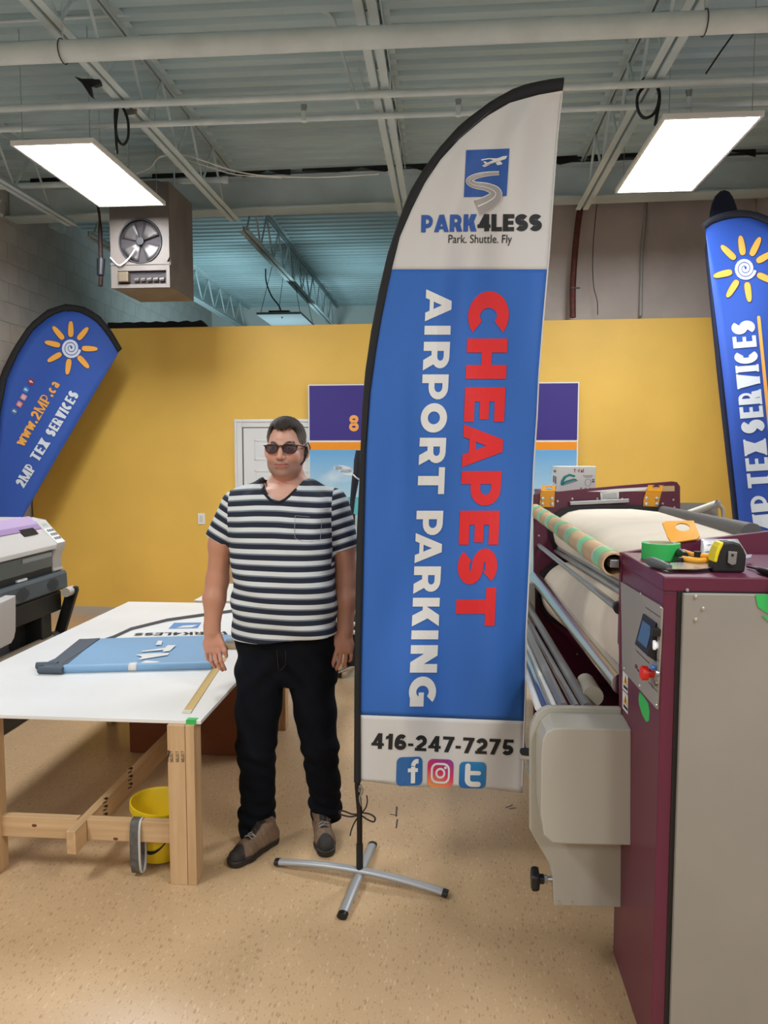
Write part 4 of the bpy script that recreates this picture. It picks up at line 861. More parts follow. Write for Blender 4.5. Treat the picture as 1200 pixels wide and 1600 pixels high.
b = B(); R0 = [[(x+.018, y, z), (x+.026, y, z), (x+.026, y+.006*(1 if y < yc else -1), z), (x+.018, y+.006*(1 if y < yc else -1), z)] for y, z in loop]; b.loft(R0+[R0[0]], False); b.build('light_edge', mat('strap_edge', (196, 194, 188), .5), st, smooth=50)
P = atZ(203, 1176, 0); Q = atZ(378, 1171, 0); ybx = P.y
B().box(P.x, -1.02, ybx, ybx+.2, .002, .56).build('cardboard_box', mat('brown_box', (128, 74, 44), .8, noise=(6, .06)), bevel=.004, label='dark brown cardboard box on the floor under the white table', cat='box')

# ------------------------------------------------------------------ large-format printer
m_pr = mat('printer_grey', (196, 192, 188), .4); m_lil = mat('printer_lilac', (182, 160, 196), .45); m_smoke = mat('smoked_cover', (92, 90, 86), .15, spec=.6); m_slate = mat('printer_slate', (74, 84, 90), .5); m_pbk = mat('printer_black', (22, 22, 23), .5)
PY1 = 5.5; PY0 = 3.3; PX = -2.74
t = thing('large_format_printer', 'wide grey and lilac roll printer with black stand at left', 'printer', (-3.0, 4.4, 0))
def ext(prof, y0, y1, name, m, bev=.004, par=t): return B().loft([[(x, y, z) for x, z in prof] for y in (y0, y1)]).build(name, m, par, bevel=bev)
def pz(x, y): p = atY(x, y, PY1); return (p.x, p.z)
A = [pz(*p) for p in ((52, 808), (70, 813), (103, 847), (99, 856))]; back = -3.42
body = A[:3]+[(A[2][0]+.002, A[2][1]-.03), (A[2][0]-.06, A[2][1]-.05), (A[2][0]-.09, A[2][1]-.22), (back, A[2][1]-.22), (back, A[0][1]-.04), (back+.06, A[0][1])]
ext(body, PY0, PY1-.14, 'top_cover', m_pr)
e = [pz(*p) for p in ((52, 808), (72, 812), (103, 848), (101, 858), (97, 868), (97, 884), (100, 888))]; endp = e+[(e[-1][0]-.05, e[-1][1]-.02), (back, e[-1][1]-.02), (back, e[0][1]-.04), (back+.06, e[0][1])]
ext(endp, PY1-.139, PY1, 'end_cover', m_pr, .008)
# lilac stripe on the sloped front
def slope(v, o=.003):   # along the front slope from its top edge
    a, c = Vector((A[1][0], A[1][1])), Vector((A[2][0], A[2][1])); d = c-a; n_ = Vector((d.y, -d.x)).normalized(); n_ = -n_ if n_.x < 0 else n_; p = a.lerp(c, v)+n_*o; return (p.x, p.y)
def slab(v0, v1, y0, y1, name, m, o=.004): 
    p = [slope(v0, o), slope(v1, o), slope(v1, -.004), slope(v0, -.004)]; return B().loft([[(x, y, z) for x, z in p] for y in (y0, y1)]).build(name, m, t)
slab(-.25, .10, PY0, PY1-.145, 'lilac_band', m_lil); slab(.10, .30, PY0, PY1-.143, 'lilac_band_lower', mat('printer_lilac_dark', (154, 130, 172), .45), .006)
slab(.22, .48, PY1-.42, PY1-.24, 'cover_latch', m_pbk, .008)
slab(.02, .98, PY1-.125, PY1-.012, 'control_panel', m_white, .006); slab(.08, .26, PY1-.105, PY1-.035, 'display', mat('lcd_green', (170, 190, 186), .2), .009)
for r in range(3):
    for c in range(3): slab(.40+r*.17, .49+r*.17, PY1-.108+c*.032, PY1-.09+c*.032, 'panel_button', mat('button_grey', (120, 124, 130), .5), .011)
sz = A[2][1]
B().box(A[2][0]-.10, A[2][0]-.03, PY0, PY1-.145, sz-.16, sz-.045).build('smoked_window', m_smoke, t, bevel=.004); B().box(A[2][0]-.035, A[2][0]-.025, PY1-.55, PY1-.16, sz-.085, sz-.055).build('guide_plate', m_alu, t)
B().box(back+.1, A[2][0]-.04, PY0, PY1-.14, sz-.22, sz-.16).build('platen_gap', m_pbk, t)
g0, g1 = pz(104, 890), pz(108, 915); bxp = [(g0[0]-.34, g0[1]+.01), (g0[0], g0[1]), (g0[0]+.012, g0[1]-.02), (g1[0], g1[1]), (g1[0]-.03, g1[1]-.02), (g0[0]-.34, g1[1]-.02)]
ext(bxp, PY0, PY1-.02, 'media_deck', m_slate)
fz = (g0[1]-.02+g1[1])/2; hole = B(); 
for c in range(5):
    yc_ = PY1-.23-c*.40
    for i in range(8):
        for j in range(7):
            if abs(i-3.5)/4.2+abs(j-3)/6 > 1: continue
            y = yc_-.075+i*.021; z = fz-.04+j*.0125; x = ip(z, [g1[1], g0[1]-.02], [g1[0], g0[0]+.012])+.0012
            hole.add([(x, y+.0088*math.cos(q), z+.0055*math.sin(q)) for q in (math.pi/3*s for s in range(6))], [(0, 1, 2, 3, 4, 5)])
tag(hole.build('vent_holes', m_pbk, t, fix=False), kind='stuff')
B().box(g0[0]-.12, g0[0]-.02, PY1-.62, PY1-.5, g0[1]+.004, g0[1]+.02).build('media_clip', m_white, t, bevel=.004)
B().box(g1[0]-.32, g1[0]-.03, PY0, PY1-.06, g1[1]-.17, g1[1]-.025).build('beam_cover', m_pbk, t, bevel=.01)
B().box(g1[0]-.26, g1[0]-.06, PY1-.30, PY1-.16, .06, g1[1]-.16).build('stand_post', mat('stand_black', (30, 31, 30), .5), t, bevel=.006)
B().box(g1[0]-.24, g1[0]-.16, PY1-.42, PY1-.34, .3, g1[1]-.16).build('stand_brace', m_pbk, t)
B().box(-3.45, PX+.0, PY1-.32, PY1-.2, .05, .12).build('stand_foot', m_pbk, t, bevel=.01); B().box(-3.3, PX+.02, PY0, PY1-.15, .25, .36).build('stand_crossbar', m_pbk, t, bevel=.006)
for y in (PY1-.3, PY0+.2):
    for x in (-3.35, PX-.06): B().cyl((x, y-.015, .028), (x, y+.015, .028), .028, n=14).build('caster', m_pbk, t, smooth=40)
B().box(-2.80, PX+.02, PY0, 4.76, .0, .1).build('front_foot_bar', m_pbk, t, bevel=.006)
# take-up unit
u0 = pz(122, 921); u1 = pz(100, 987)
arm = [(u0[0]-.012, u0[1]+.035), (u0[0]+.016, u0[1]+.028), (u0[0]+.02, u0[1]), (u1[0]+.02, u1[1]-.03), (u1[0]-.06, u1[1]-.03), (u0[0]-.075, u0[1]-.03)]
ext(arm, PY1-.06, PY1-.02, 'take_up_arm', m_pbk, .006)
B().cyl((u0[0]-.03, PY1-.13, u0[1]), (u0[0]-.03, PY1-.02, u0[1]), .034, n=16).build('tension_bar', mat('paper_tube_grey', (196, 188, 176), .6), t, smooth=40)
lz = pz(97, 990); B().cyl((lz[0]-.01, PY0, lz[1]), (lz[0]-.01, PY1-.09, lz[1]), .03, n=16).build('take_up_bar', mat('tube_tan', (164, 148, 128), .6), t, smooth=40)
for y in (PY1-.11, 4.62): B().cyl((lz[0]-.01, y-.03, lz[1]), (lz[0]-.01, y+.03, lz[1]), .042, n=16).build('bar_collar', m_alu if y > 5 else m_pbk, t, smooth=40)
B().box(lz[0]-.07, lz[0]+.0, 4.5, 4.72, .15, lz[1]+.02).build('take_up_drive', m_pbk, t, bevel=.01)
cv = [atX(x, y, PX-.03) for x, y in ((25, 930), (25, 985), (22.5, 997), (18, 1005), (0, 1014), (-60, 1045), (-60, 970))]
B().prism([(p.x, p.y, p.z) for p in cv], (-.16, 0, 0)).build('lower_cover', m_pr, t, bevel=.006)

# floor stand with chrome base behind the man
P = atZ(529, 1055, 0); Ds = 5.95
t = thing('floor_stand', 'black cloth-wrapped stand with chrome castor base, behind man\'s left hand', 'stand', (atD(552, 1030, Ds).x, atD(552, 1030, Ds).y, 0))
b = B().tube([atD(x, y, Ds) for x, y in ((549, 1040), (548.5, 900), (549, 803))], .03, 10); b.build('lower_pole', m_pbk, t, smooth=60)
B().tube([atD(x, y, Ds) for x, y in ((549, 805), (551, 780), (554, 758), (556, 745), (557.5, 738), (559, 720), (560, 704))], [.016, .02, .026, .03, .027, .03, .02], 10).build('wrapped_cloth', mat('wrap_navy', (24, 26, 38), .8), t, smooth=60)
B().tube([atD(x, y, Ds-.04) for x, y in ((551, 741), (556, 746), (562, 750))], .007, 6).build('tie_band', m_alu, t)
B().tube([atD(x, y, Ds) for x, y in ((549, 985), (549, 1038))], .05, 12).build('motor_housing', m_pbk, t, smooth=60)
for y in (975, 988): B().cyl(atD(545, y, Ds-.06), atD(555, y, Ds-.06), .017, n=10).build('white_knob', m_white, t, smooth=40)
e = atD(525, 1052, Ds); c_ = atD(554, 1038, Ds+.02)
B().tube([e, c_], [.018, .022], 10).build('base_leg', m_chrome, t, smooth=60); B().tube([c_, c_+Vector((.28, .1, -.03))], .02, 10).build('base_leg', m_chrome, t, smooth=60); B().tube([c_, c_+Vector((.02, .33, -.02))], .02, 10).build('base_leg', m_chrome, t, smooth=60)
for q in (e+Vector((.03, .01, 0)), c_+Vector((.26, .1, 0)), c_+Vector((.02, .31, 0))): B().cyl((q.x-.012, q.y, .026), (q.x+.012, q.y, .026), .026, n=14).build('castor', m_pbk, t, smooth=40); B().cyl((q.x, q.y, .03), (q.x, q.y, q.z), .008, n=8).build('castor_stem', m_darkmetal, t)
# ------------------------------------------------------------------ calender heat press (maroon machine)
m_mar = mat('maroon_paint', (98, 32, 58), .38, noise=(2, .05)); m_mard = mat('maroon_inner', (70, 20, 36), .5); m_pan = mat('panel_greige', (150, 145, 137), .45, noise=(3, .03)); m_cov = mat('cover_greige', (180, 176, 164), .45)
m_cream = mat('felt_cream', (220, 207, 188), .8, noise=(5, .03)); m_bolt = mat('bolt_steel', (200, 198, 192), .3, .8); m_rodg = mat('roller_grey', (140, 140, 140), .4, .4); m_ora = mat('bracket_orange', (232, 158, 20), .4); m_broll = mat('dark_rubber', (80, 80, 80), .6)
MT = atD(1041, 901, 2.045).z; MX0 = .5*(atD(1041, 901, 2.045).x+atD(971, 863, 2.536).x); MY0 = atD(1041, 901, 2.045).y; MY1 = atD(971, 863, 2.536).y; MX1 = 1.78
DN, DFm = 2.57, 4.78
mp_ = thing('calender_heat_press', 'big maroon roller heat press with cream felt drum and grey panels at right', 'machine', (1.2, 3.3, 0))
lidz = MT-.04
B().box(MX0+.0, MX1, MY0+.005, MY1, .03, lidz).build('cabinet', m_mar, mp_, bevel=.004)
lid = B().box(MX0-.003, MX1, MY0, MY1+.0, lidz, MT); lid.build('cabinet_lid', m_mar, mp_, bevel=.004)
px0 = atY(1064, 1000, MY0).x; pz1 = atY(1064, 926, MY0).z
B().box(px0-.012, MX1-.02, MY0+.0015, MY0+.006, .05, pz1+.008).build('door_gap', m_black, mp_)
dr_ = B().box(px0, MX1-.03, MY0-.012, MY0+.004, .06, pz1).build('access_door', m_pan, mp_, bevel=.003)
for x, y in ((1087, 932), (1098.5, 950.5), (1087, 968)):
    P = atY(x, y, MY0-.012); o = B().lathe([(0, -.001), (.0055, -.001), (.005, .003), (.002, .0045), (0, .0045)], P, 10, Matrix.Rotation(math.radians(90), 3, 'X')).build('screw', m_bolt, dr_, smooth=40)
P = atY(1074, 922, MY0-.004); B().lathe([(0, 0), (.005, 0), (.003, .004), (0, .0045)], P, 10, Matrix.Rotation(math.radians(90), 3, 'X')).build('screw', m_bolt, mp_, smooth=40)
sD = lambda x, y: atY(x, y, MY0-.0135)
for pg in (((1180, 929), (1240, 928), (1240, 972), (1196, 957), (1184, 948)), ((1190, 962), (1240, 968), (1240, 990), (1204, 974))):
    B().prism([sD(*p) for p in pg], (0, -.0008, 0)).build('tape_strip', m_gtape, mp_)
# control panel on the left side
sX = lambda off: (lambda x, y: atX(x, y, MX0-off))
cp = B().prism([sX(.0)(*p) for p in ((972.5, 909), (1034, 946), (1036.8, 951), (1029.8, 1109), (975, 1047))], (-.006, 0, 0)).build('control_panel', m_pan, mp_, bevel=.0015)
def poly(nm, pts, off, th, m, par=mp_): return B().prism([sX(off)(*p) for p in pts], (-th, 0, 0)).build(nm, m, par)
scr_pts = [(1006.7, 959), (1027.2, 974), (1015.3, 1026.3), (995.2, 1008.4)]
a, c, d, e = [sX(.006)(*p) for p in ((1006.7, 959), (1027.2, 974), (1026.2, 1034), (1006, 1015))]
top1, top2 = a, c; bo1, bo2 = e+Vector((-.026, 0, .016)), d+Vector((-.026, 0, .016))
B().loft([[a, c, d, e], [a+Vector((-.004, 0, 0)), c+Vector((-.004, 0, 0)), bo2, bo1]]).build('screen_housing', m_black, cp)
f1, f2, f3, f4 = a+Vector((-.0045, 0, 0)), c+Vector((-.0045, 0, 0)), bo2+Vector((-.0005, 0, 0)), bo1+Vector((-.0005, 0, 0))
qd = lambda u, v: (f1.lerp(f2, u)).lerp(f4.lerp(f3, u), v)
n_ = (f2-f1).cross(f4-f1).normalized(); n_ = -n_ if n_.x > 0 else n_
B().prism([qd(u, v)+n_*.0003 for u, v in ((.14, .18), (.86, .18), (.86, .82), (.14, .82))], n_*.0006).build('screen', mat('screen_glass_sheen', (70, 92, 112), .12, emit=.25), cp)  # faint blue emission put in for reflections on the dark glass
B().prism([sX(.006)(*p) for p in ((1027.5, 979), (1033.5, 984), (1032.5, 995), (1026.8, 990))], (-.02, 0, 0)).build('key_switch', m_black, cp, bevel=.002)
def knob(x, y, r, l, m, nm, r2=None):
    P = sX(.006)(x, y); return B().lathe([(0, 0), (r*.7, 0), (r*.7, l*.4), (r2 or r, l*.45), (r2 or r, l*.9), (r*.7, l), (0, l)], P, 18, Matrix.Rotation(math.radians(-90), 3, 'Y')).build(nm, m, cp, smooth=40)
knob(1027.3, 1008, .013, .012, mat('lamp_white', (245, 246, 250), .3, emit=.3), 'white_button')
knob(1021, 1052, .018, .036, mat('stop_red', (222, 40, 24), .4), 'emergency_stop', .020)
knob(1026, 1043, .008, .016, mat('button_blue', (60, 120, 200), .3), 'blue_button'); knob(1029.5, 1052, .008, .01, m_alu, 'selector_switch'); knob(1027.6, 1068, .007, .008, mat('bronze', (110, 92, 70), .4, .6), 'selector_switch')
lines = [[(1009, 948.5), (1031.5, 964), (1031.5, 965.2), (1009, 949.7)], [(994, 1016), (1014.5, 1036), (1014.5, 1037.2), (994, 1017.2)], [(1013, 1065), (1028, 1081), (1028, 1082.2), (1013, 1066.2)], [(1020, 1024), (1030.5, 1033), (1030.5, 1034), (1020, 1025)]]
inkobj('panel_lines', lines, sX(.0068), m_pk, cp)
inkobj('maker_mark', [[(992.5, 1037), (995.8, 1040), (995.6, 1046), (992, 1043)]], sX(.0068), mat('mark_red', (120, 30, 40), .5), cp)
inkobj('lettering', [[(996+k*1.5, 1045+k*1.35), (997+k*1.5, 1046+k*1.35), (996.8+k*1.5, 1049+k*1.35), (995.8+k*1.5, 1048+k*1.35)] for k in range(6)], sX(.0068), m_pk, cp)
for x, y in ((1001.5, 927.5), (1033, 949.5), (975.5, 1044), (999.5, 1071), (1026, 1101)): P = sX(.006)(x, y); B().lathe([(0, 0), (.004, 0), (.0025, .003), (0, .0032)], P, 8, Matrix.Rotation(math.radians(-90), 3, 'Y')).build('screw', m_bolt, cp)
for q, z in (([(973.3, 1047), (981, 1056), (981, 1084), (973, 1076)], 0), ([(973, 1078), (981, 1086.5), (981, 1116), (973, 1106)], 1)):
    s_ = poly('warning_label', q, .0, .0008, m_white)
    w4 = lambda u, v: bil((q[3], q[2], q[1], q[0]), u, v)
    inkobj('warning_triangle', [[w4(.14, .38), w4(.9, .38), w4(.52, .9)]], sX(.0014), mat('warning_yellow', (222, 170, 40), .5), s_); inkobj('warning_bar', [[w4(.14, .12), w4(.9, .12), w4(.9, .28), w4(.14, .28)], [w4(.45, .48), w4(.6, .48), w4(.56, .76), w4(.5, .76)]], sX(.0018), m_pk, s_)
poly('tape_strip', ((1000, 1081), (1007, 1090), (1013, 1099), (1015, 1112), (1014, 1126), (1010, 1128), (1004, 1117), (999, 1101), (998, 1090)), .0, .0008, m_gtape)
# side plates
def platepoly(pts, D, th, nm, m, bev=.003):
    f = [atD(x, y, D) for x, y in pts]; return B().prism(f, FWD*th).build(nm, m, mp_, bevel=bev)
platepoly([(969.5, 863.5), (1046, 850.5), (1095, 842), (1200, 829.5), (1262, 824), (1268, 832), (1268, 1200), (969.5, 1200)], DN-.02, .02, 'side_plate', m_mar)
platepoly([(834, 772.5), (900, 765), (975, 758), (1050, 752), (1058, 753), (1063, 760), (1063, 1141), (834, 1141)], DFm, .02, 'side_plate', m_mar)
far = lambda x, y, o=0: atD(x, y, DFm-o)
for x, y in ((941, 770), (933.5, 779.5), (972, 779.5), (894, 779.5), (1052, 781), (1053.5, 793), (871, 783), (1035.5, 787), (842, 837), (902, 1022)):
    B().lathe([(0, 0), (.008, 0), (.006, .006), (0, .007)], far(x, y), 8, Matrix.Rotation(math.radians(90), 3, 'X')).build('bolt', m_bolt, mp_)
# orange brackets with a hole in the upper flange
def bracket(D, c0, c1, c2, c3, hole, bolts, lower=None):
    """flange corners in pixels: bottom-left, bottom-right, top-right, top-left"""
    t = None
    A, Bq, Cq, Dq = [atD(x, y, D) for x, y in (c0, c1)]+[atD(x, y, D+hole[2]) for x, y in (c2, c3)]
    n_ = (Bq-A).cross(Dq-A).normalized()*.005; b = B(); P = lambda u, v: A.lerp(Bq, u).lerp(Dq.lerp(Cq, u), v)
    N = 24; rin = []; rout = []
    for k in range(N):
        a = 2*math.pi*(k+.5)/N; cu, cv = math.cos(a), math.sin(a); rin.append(P(hole[0]+hole[3]*cu, hole[1]+hole[4]*cv))
        kx = ((1-hole[0]) if cu > 0 else -hole[0])/cu; kv = ((1-hole[1]) if cv > 0 else -hole[1])/cv; q = min(kx, kv); rout.append(P(hole[0]+cu*q, hole[1]+cv*q))
    b.loft([rin, rout], False); b.loft([[p+n_ for p in rin], [p+n_ for p in rout]], False); b.loft([rin, [p+n_ for p in rin]], False); b.loft([rout, [p+n_ for p in rout]], False)
    if lower:
        L = [atD(x, y, D) for x, y in lower]; b.prism(L, FWD*.006)
    o = b.build('lifting_bracket', m_ora, mp_)
    for x, y in bolts: B().lathe([(0, 0), (.013, 0), (.011, .008), (0, .010)], atD(x, y, D-.001), 10, Matrix.Rotation(math.radians(90), 3, 'X')).build('bolt', m_bolt, o, smooth=40)
bracket(DFm-.012, (845, 768), (867, 768), (868, 759), (846, 760), (.55, .55, .02, .24, .30), ((847.5, 779), (862, 779), (847.5, 787.5), (862.5, 788)), ((843, 792), (866, 792.5), (866, 788), (867, 768), (845, 768), (843.5, 785)))
bracket(DFm-.012, (1010, 768), (1034, 768), (1036.5, 757), (1013, 756), (.55, .55, .02, .24, .30), ((1010, 778.5), (1026, 779), (1010, 787), (1026, 787.5)), ((1005, 791), (1028, 792), (1031, 780), (1034, 768), (1010, 768), (1006, 778)))
bracket(DN-.025, (1046.5, 850), (1095, 843), (1083.5, 815), (1033.5, 816), (.58, .67, .10, .225, .21), ())
P = [far(x, y, .004) for x, y in ((938, 769.5), (967, 768), (967, 779), (939, 781))]; b = B().prism(P, FWD*.003); npl = b.build('rating_plate', m_white, mp_)
inkobj('lettering', [[(941, 772+k*2.2), (964, 771+k*2.2), (964, 771.8+k*2.2), (941, 772.8+k*2.2)] for k in range(4)], lambda x, y: atD(x, y, DFm-.0055), mat('print_dim', (120, 118, 116), .6), npl)
# felt belt loop, lower felt roll, rollers
farp = [(1031, 800), (985, 795), (935, 795), (905, 796), (887, 800), (874, 809), (866, 820), (864, 833), (867, 847), (876, 860), (892, 872), (930, 885), (1031, 885)]
nearp = [(1168, 838), (1120, 843), (1085, 847), (1050, 852), (1020, 857), (1000, 864), (985, 876), (978, 892), (976, 912), (980, 936), (1000, 960), (1060, 985), (1168, 985)]
b = B(); ring = []
for k in range(13):
    f = k/12; D = DN+.03+(DFm-.04-DN-.03)*f; r = []
    for (xn, yn), (xf, yf) in zip(nearp, farp): r.append(atD(xn, yn, DN+.03).lerp(atD(xf, yf, DFm-.02), f))
    ring.append(r)
b.loft(ring).build('felt_belt', m_cream, mp_, smooth=50)
dk = [(x+(-7 if x < 900 else 0), y-(6 if y < 850 else -6)) for x, y in farp]
B().prism([atD(x, y, DFm-.03) for x, y in dk], FWD*.025).build('end_ring', m_darkmetal, mp_)
cen_f, cen_n = atD(893, 926, DFm-.03), atD(1066, 1000, DN+.03)
B().cyl(cen_n, cen_f, .215, .190, n=48).build('lower_felt_roll', m_cream, mp_, smooth=40)
B().cyl(cen_f-FWD*.005, cen_f+FWD*.025, .215, n=48).build('end_ring', m_darkmetal, mp_, smooth=40)
def rod(n_, f_, r, m, nm, seg=14, dn=DN+.02, df=DFm-.01): return B().cyl(atD(*n_, dn), atD(*f_, df), r, n=seg).build(nm, m, mp_, smooth=40)
rod((966, 951), (842, 852), .0125, m_alu, 'guide_roller'); rod((975, 926), (868, 861), .012, m_alu, 'guide_roller'); rod((978, 915), (872, 856), .010, m_rodg, 'guide_roller')
rod((972, 1069), (836, 902), .036, m_chrome, 'pressure_roller', 24)
rod((1175, 833), (1036, 799), .034, m_broll, 'dark_roller', 20)
B().cyl(atD(968, 951, DN+.01), atD(966, 948, DN+.05), .02, n=14).build('roller_end', m_black, mp_)
B().obox(atD(974, 970, DN+.0), (.03, .03, .16)).build('roller_mount', m_mar, mp_, bevel=.003)
for n_, f_, r, m in (((919, 1106), (820, 938), .018, m_rodg), ((901, 1106), (812, 946), .013, m_alu), ((881, 1106), (800, 936), .017, m_rodg)): rod(n_, f_, r, m, 'lower_roller', 14, 2.6, DFm)
for n_, f_, r, m in (((867, 1106), (803, 958), .010, m_white), ((856, 1106), (799, 962), .012, m_chrome), ((849, 1106), (797, 966), .008, mat('bar_blue', (60, 80, 130), .4)), ((841, 1106), (794, 970), .012, m_white)): rod(n_, f_, r, m, 'outfeed_bar', 12, 2.6, DFm)
B().cyl(atD(927, 1088, 2.7), atD(915, 1066, 3.0), .035, n=18).build('drive_roller', mat('roller_beige', (178, 168, 150), .5), mp_, smooth=40)
a0 = atD(890, 786.5, DFm-.03); a1 = atD(982, 782, DFm-.03); B().bar(a0, a1, .03, .022).build('clamp_bar', m_alu, mp_, bevel=.003)
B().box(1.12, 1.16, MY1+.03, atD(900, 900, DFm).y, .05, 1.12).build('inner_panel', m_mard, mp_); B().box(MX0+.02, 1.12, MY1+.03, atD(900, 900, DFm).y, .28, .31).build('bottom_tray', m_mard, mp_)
# near drive cover: flat back plate and a rounded housing
bk_ = [(829, 1150), (831, 1134), (838, 1118), (848, 1108), (858, 1104.5), (971, 1106.5), (971, 1418), (866, 1415), (864, 1372), (860, 1352), (840, 1318), (829, 1298)]
B().prism([atD(x, y, 2.535) for x, y in bk_], FWD*.03).build('cover_back_plate', m_cov, mp_, bevel=.003)
h0 = [(837, 1165), (838, 1140), (845, 1124), (858, 1113.5), (880, 1113), (975, 1116), (975, 1300), (880, 1300), (855, 1295), (843, 1275), (838, 1240)]
h1 = [(846, 1180), (848, 1156), (854, 1144), (866, 1138), (886, 1137.5), (986.5, 1140), (986.5, 1321), (886, 1319), (863, 1317), (850, 1305), (845, 1270)]
B().loft([[atD(x, y, 2.534) for x, y in h0], [atD(x, y, 2.405) for x, y in h1]]).build('drive_cover', m_cov, mp_, bevel=.004)
for x, y in ((873, 1409.5), (893, 1409.5)): B().lathe([(0, 0), (.004, 0), (.003, .003), (0, .0032)], atD(x, y, 2.534), 8, Matrix.Rotation(math.radians(90), 3, 'X')).build('screw', m_bolt, mp_)
K0, K1, K2 = atD(866, 1373.5, 2.55), atD(846, 1373.5, 2.55), atD(825, 1373.5, 2.55); dK = (K2-K0).normalized()
kn = B().cyl(K0, K1, .0085, n=12).cyl(K0.lerp(K1, .55), K0.lerp(K1, .8), .014, n=6).build('knob_stem', m_alu, mp_, smooth=40)
rings = []
for f, s in ((-.014, .3), (-.013, .42), (0, .42), (.004, .92), (.012, 1.0), (.022, 1.0), (.028, .9), (.03, .2)):
    rings.append([K1+dK*(f+.006)+Vector((0, math.cos(a), math.sin(a)))*(.036*s*(1+.10*math.cos(5*a))) for a in (2*math.pi*k/40 for k in range(40))])
B().loft(rings).build('star_knob', m_black, kn, smooth=50)
B().cyl(atD(832, 1174, 2.58), atD(816, 1174, 2.62), .012, n=10).build('shaft_end', m_darkmetal, mp_); B().cyl(atD(832, 1184, 2.58), atD(816, 1182, 2.62), .010, n=10).build('shaft_end', m_chrome, mp_)
for n_, f_ in (((834, 1235), (815, 1160)), ((832, 1216), (815, 1150))): rod(n_, f_, .006, m_alu, 'tie_rod', 8, 2.6, 3.9)
# far cabinet and far cover
fy0 = atD(900, 800, DFm+.03).y; fx0 = MX0+.02
B().box(fx0, atD(1040, 800, DFm).x, fy0+.09, fy0+.5, .03, atD(900, 767, 5.05).z-.0).build('far_cabinet', m_mar, mp_, bevel=.004)
fc = [atD(x, y, DFm-.12) for x, y in ((797, 925), (803, 914), (815, 910), (836.5, 912), (836.5, 1062), (806, 1062), (797, 1048))]
B().prism(fc, FWD*.10).build('far_drive_cover', m_cov, mp_, bevel=.006)
# exit arm at the right of the far end
P = [atD(x, y, 5.0) for x, y in ((1062, 785.5), (1122, 786), (1122, 840), (1062, 840))]; B().prism(P, FWD*.02).build('exit_tray', mat('tray_grey', (150, 148, 142), .5), mp_)
B().tube([atD(x, y, 4.9) for x, y in ((1074, 803), (1119, 787))], .022, 12).build('exit_arm', m_cov, mp_, smooth=50); B().tube(spline([atD(x, y, 4.88) for x, y in ((1121, 788), (1127, 792), (1130, 800), (1130.5, 830))], 4), .012, 10).build('exit_arm_bend', m_cov, mp_, smooth=50)
B().cyl(atD(1118, 787, 4.86), atD(1123, 789, 4.86), .026, n=12).build('arm_bolt', m_alu, mp_)

# cardboard tube hung on the press, banded with tape
tn, tf = atD(959.5, 882, 2.56), atD(835, 797, DFm-.02); tf2 = tn.lerp(tf, .985)
t = thing('cardboard_tube', 'brown cardboard tube with green tape bands along the heat press', 'tube', tn.lerp(tf2, .5))
d = (tf2-tn).normalized(); x_ = d.orthogonal().normalized(); y_ = d.cross(x_)
ringc = lambda c, r: [c+(x_*math.cos(a)+y_*math.sin(a))*r for a in (2*math.pi*k/28 for k in range(28))]
B().loft([ringc(tn, .034), ringc(tn, .040), ringc(tf2, .040), ringc(tf2, .034)], False).loft([ringc(tn+d*.3, .0339), ringc(tn, .0339)], False).build('tube_body', mat('kraft_tube', (204, 172, 132), .6, noise=(14, .12), stretch=(1, .3, 1)), t, smooth=50)
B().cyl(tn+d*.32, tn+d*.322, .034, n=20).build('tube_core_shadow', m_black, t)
sq = B().bar(tn-d*.012+Vector((.0, 0, .004)), tn+d*.25+Vector((0, 0, .004)), .030, .026); sq.build('square_shaft', m_alu, mp_, bevel=.002)
L = (tf2-tn).length; m_gt2 = mat('green_tape_shiny', (128, 206, 152), .35)
for k in range(7):
    s0 = .055+k*.315; w_ = .105; c0, c1 = tn+d*s0, tn+d*min(L-.002, s0+w_)
    B().loft([ringc(c0, .0405), ringc(c0, .0412), ringc(c1, .0412), ringc(c1, .0405)], False).build('tape_band', m_gt2, t, smooth=50)
    if k % 2 == 0: B().loft([ringc(c1+d*.012, .0402), ringc(c1+d*.012, .0406), ringc(c1+d*.018, .0406), ringc(c1+d*.018, .0402)], False).build('clear_tape_band', m_white, t, smooth=50)

# iron box on the far cabinet, papers on the plate
zt_ = atD(900, 767, 5.05).z; yb_ = fy0+.14
P0, P1 = atY(868, 765, yb_), atY(930, 756, yb_); top = atY(900, 729, yb_).z
t = thing('iron_box', 'white cardboard box with a teal steam iron picture atop the press', 'box', ((P0.x+P1.x)/2, yb_, zt_))
rotm = Matrix.Rotation(math.radians(6), 3, 'Z'); wI = (P1.x-P0.x); hI = top-zt_; cI = Vector(((P0.x+P1.x)/2, yb_+.07, zt_+hI/2+.001))
bxo = B().obox(cI, (wI, .13, hI), rotm).build('carton_body', m_white, t, bevel=.002)
def fI(u, v, o=.001): return cI+rotm @ Vector(((u-.5)*wI, -.065-o, (v-.5)*hI))
def inkI(nm, polys, m, o=.0012): return inkobj(nm, polys, lambda u, v: fI(u, v, o), m, t)
m_teal = mat('iron_teal', (36, 150, 150), .5)
inkI('picture_base', [[(.12, .22), (.50, .40), (.56, .46), (.40, .47), (.16, .32)]], mat('iron_grey', (150, 156, 164), .5)); inkI('picture_iron', ribbon([(.13, .26), (.14, .42), (.20, .58), (.32, .66), (.46, .60)], .085)+ribbon([(.14, .30), (.24, .40), (.42, .48), (.50, .47)], .07), m_teal, .0016)
g, _ = layout('T-fal'.replace('f', 'I').replace('l', 'I').replace('a', 'a'), .2, .16, gap=.1)
gT, _ = glyph('T', .22, .18); ga, wa_ = glyph('a', .26, .2)
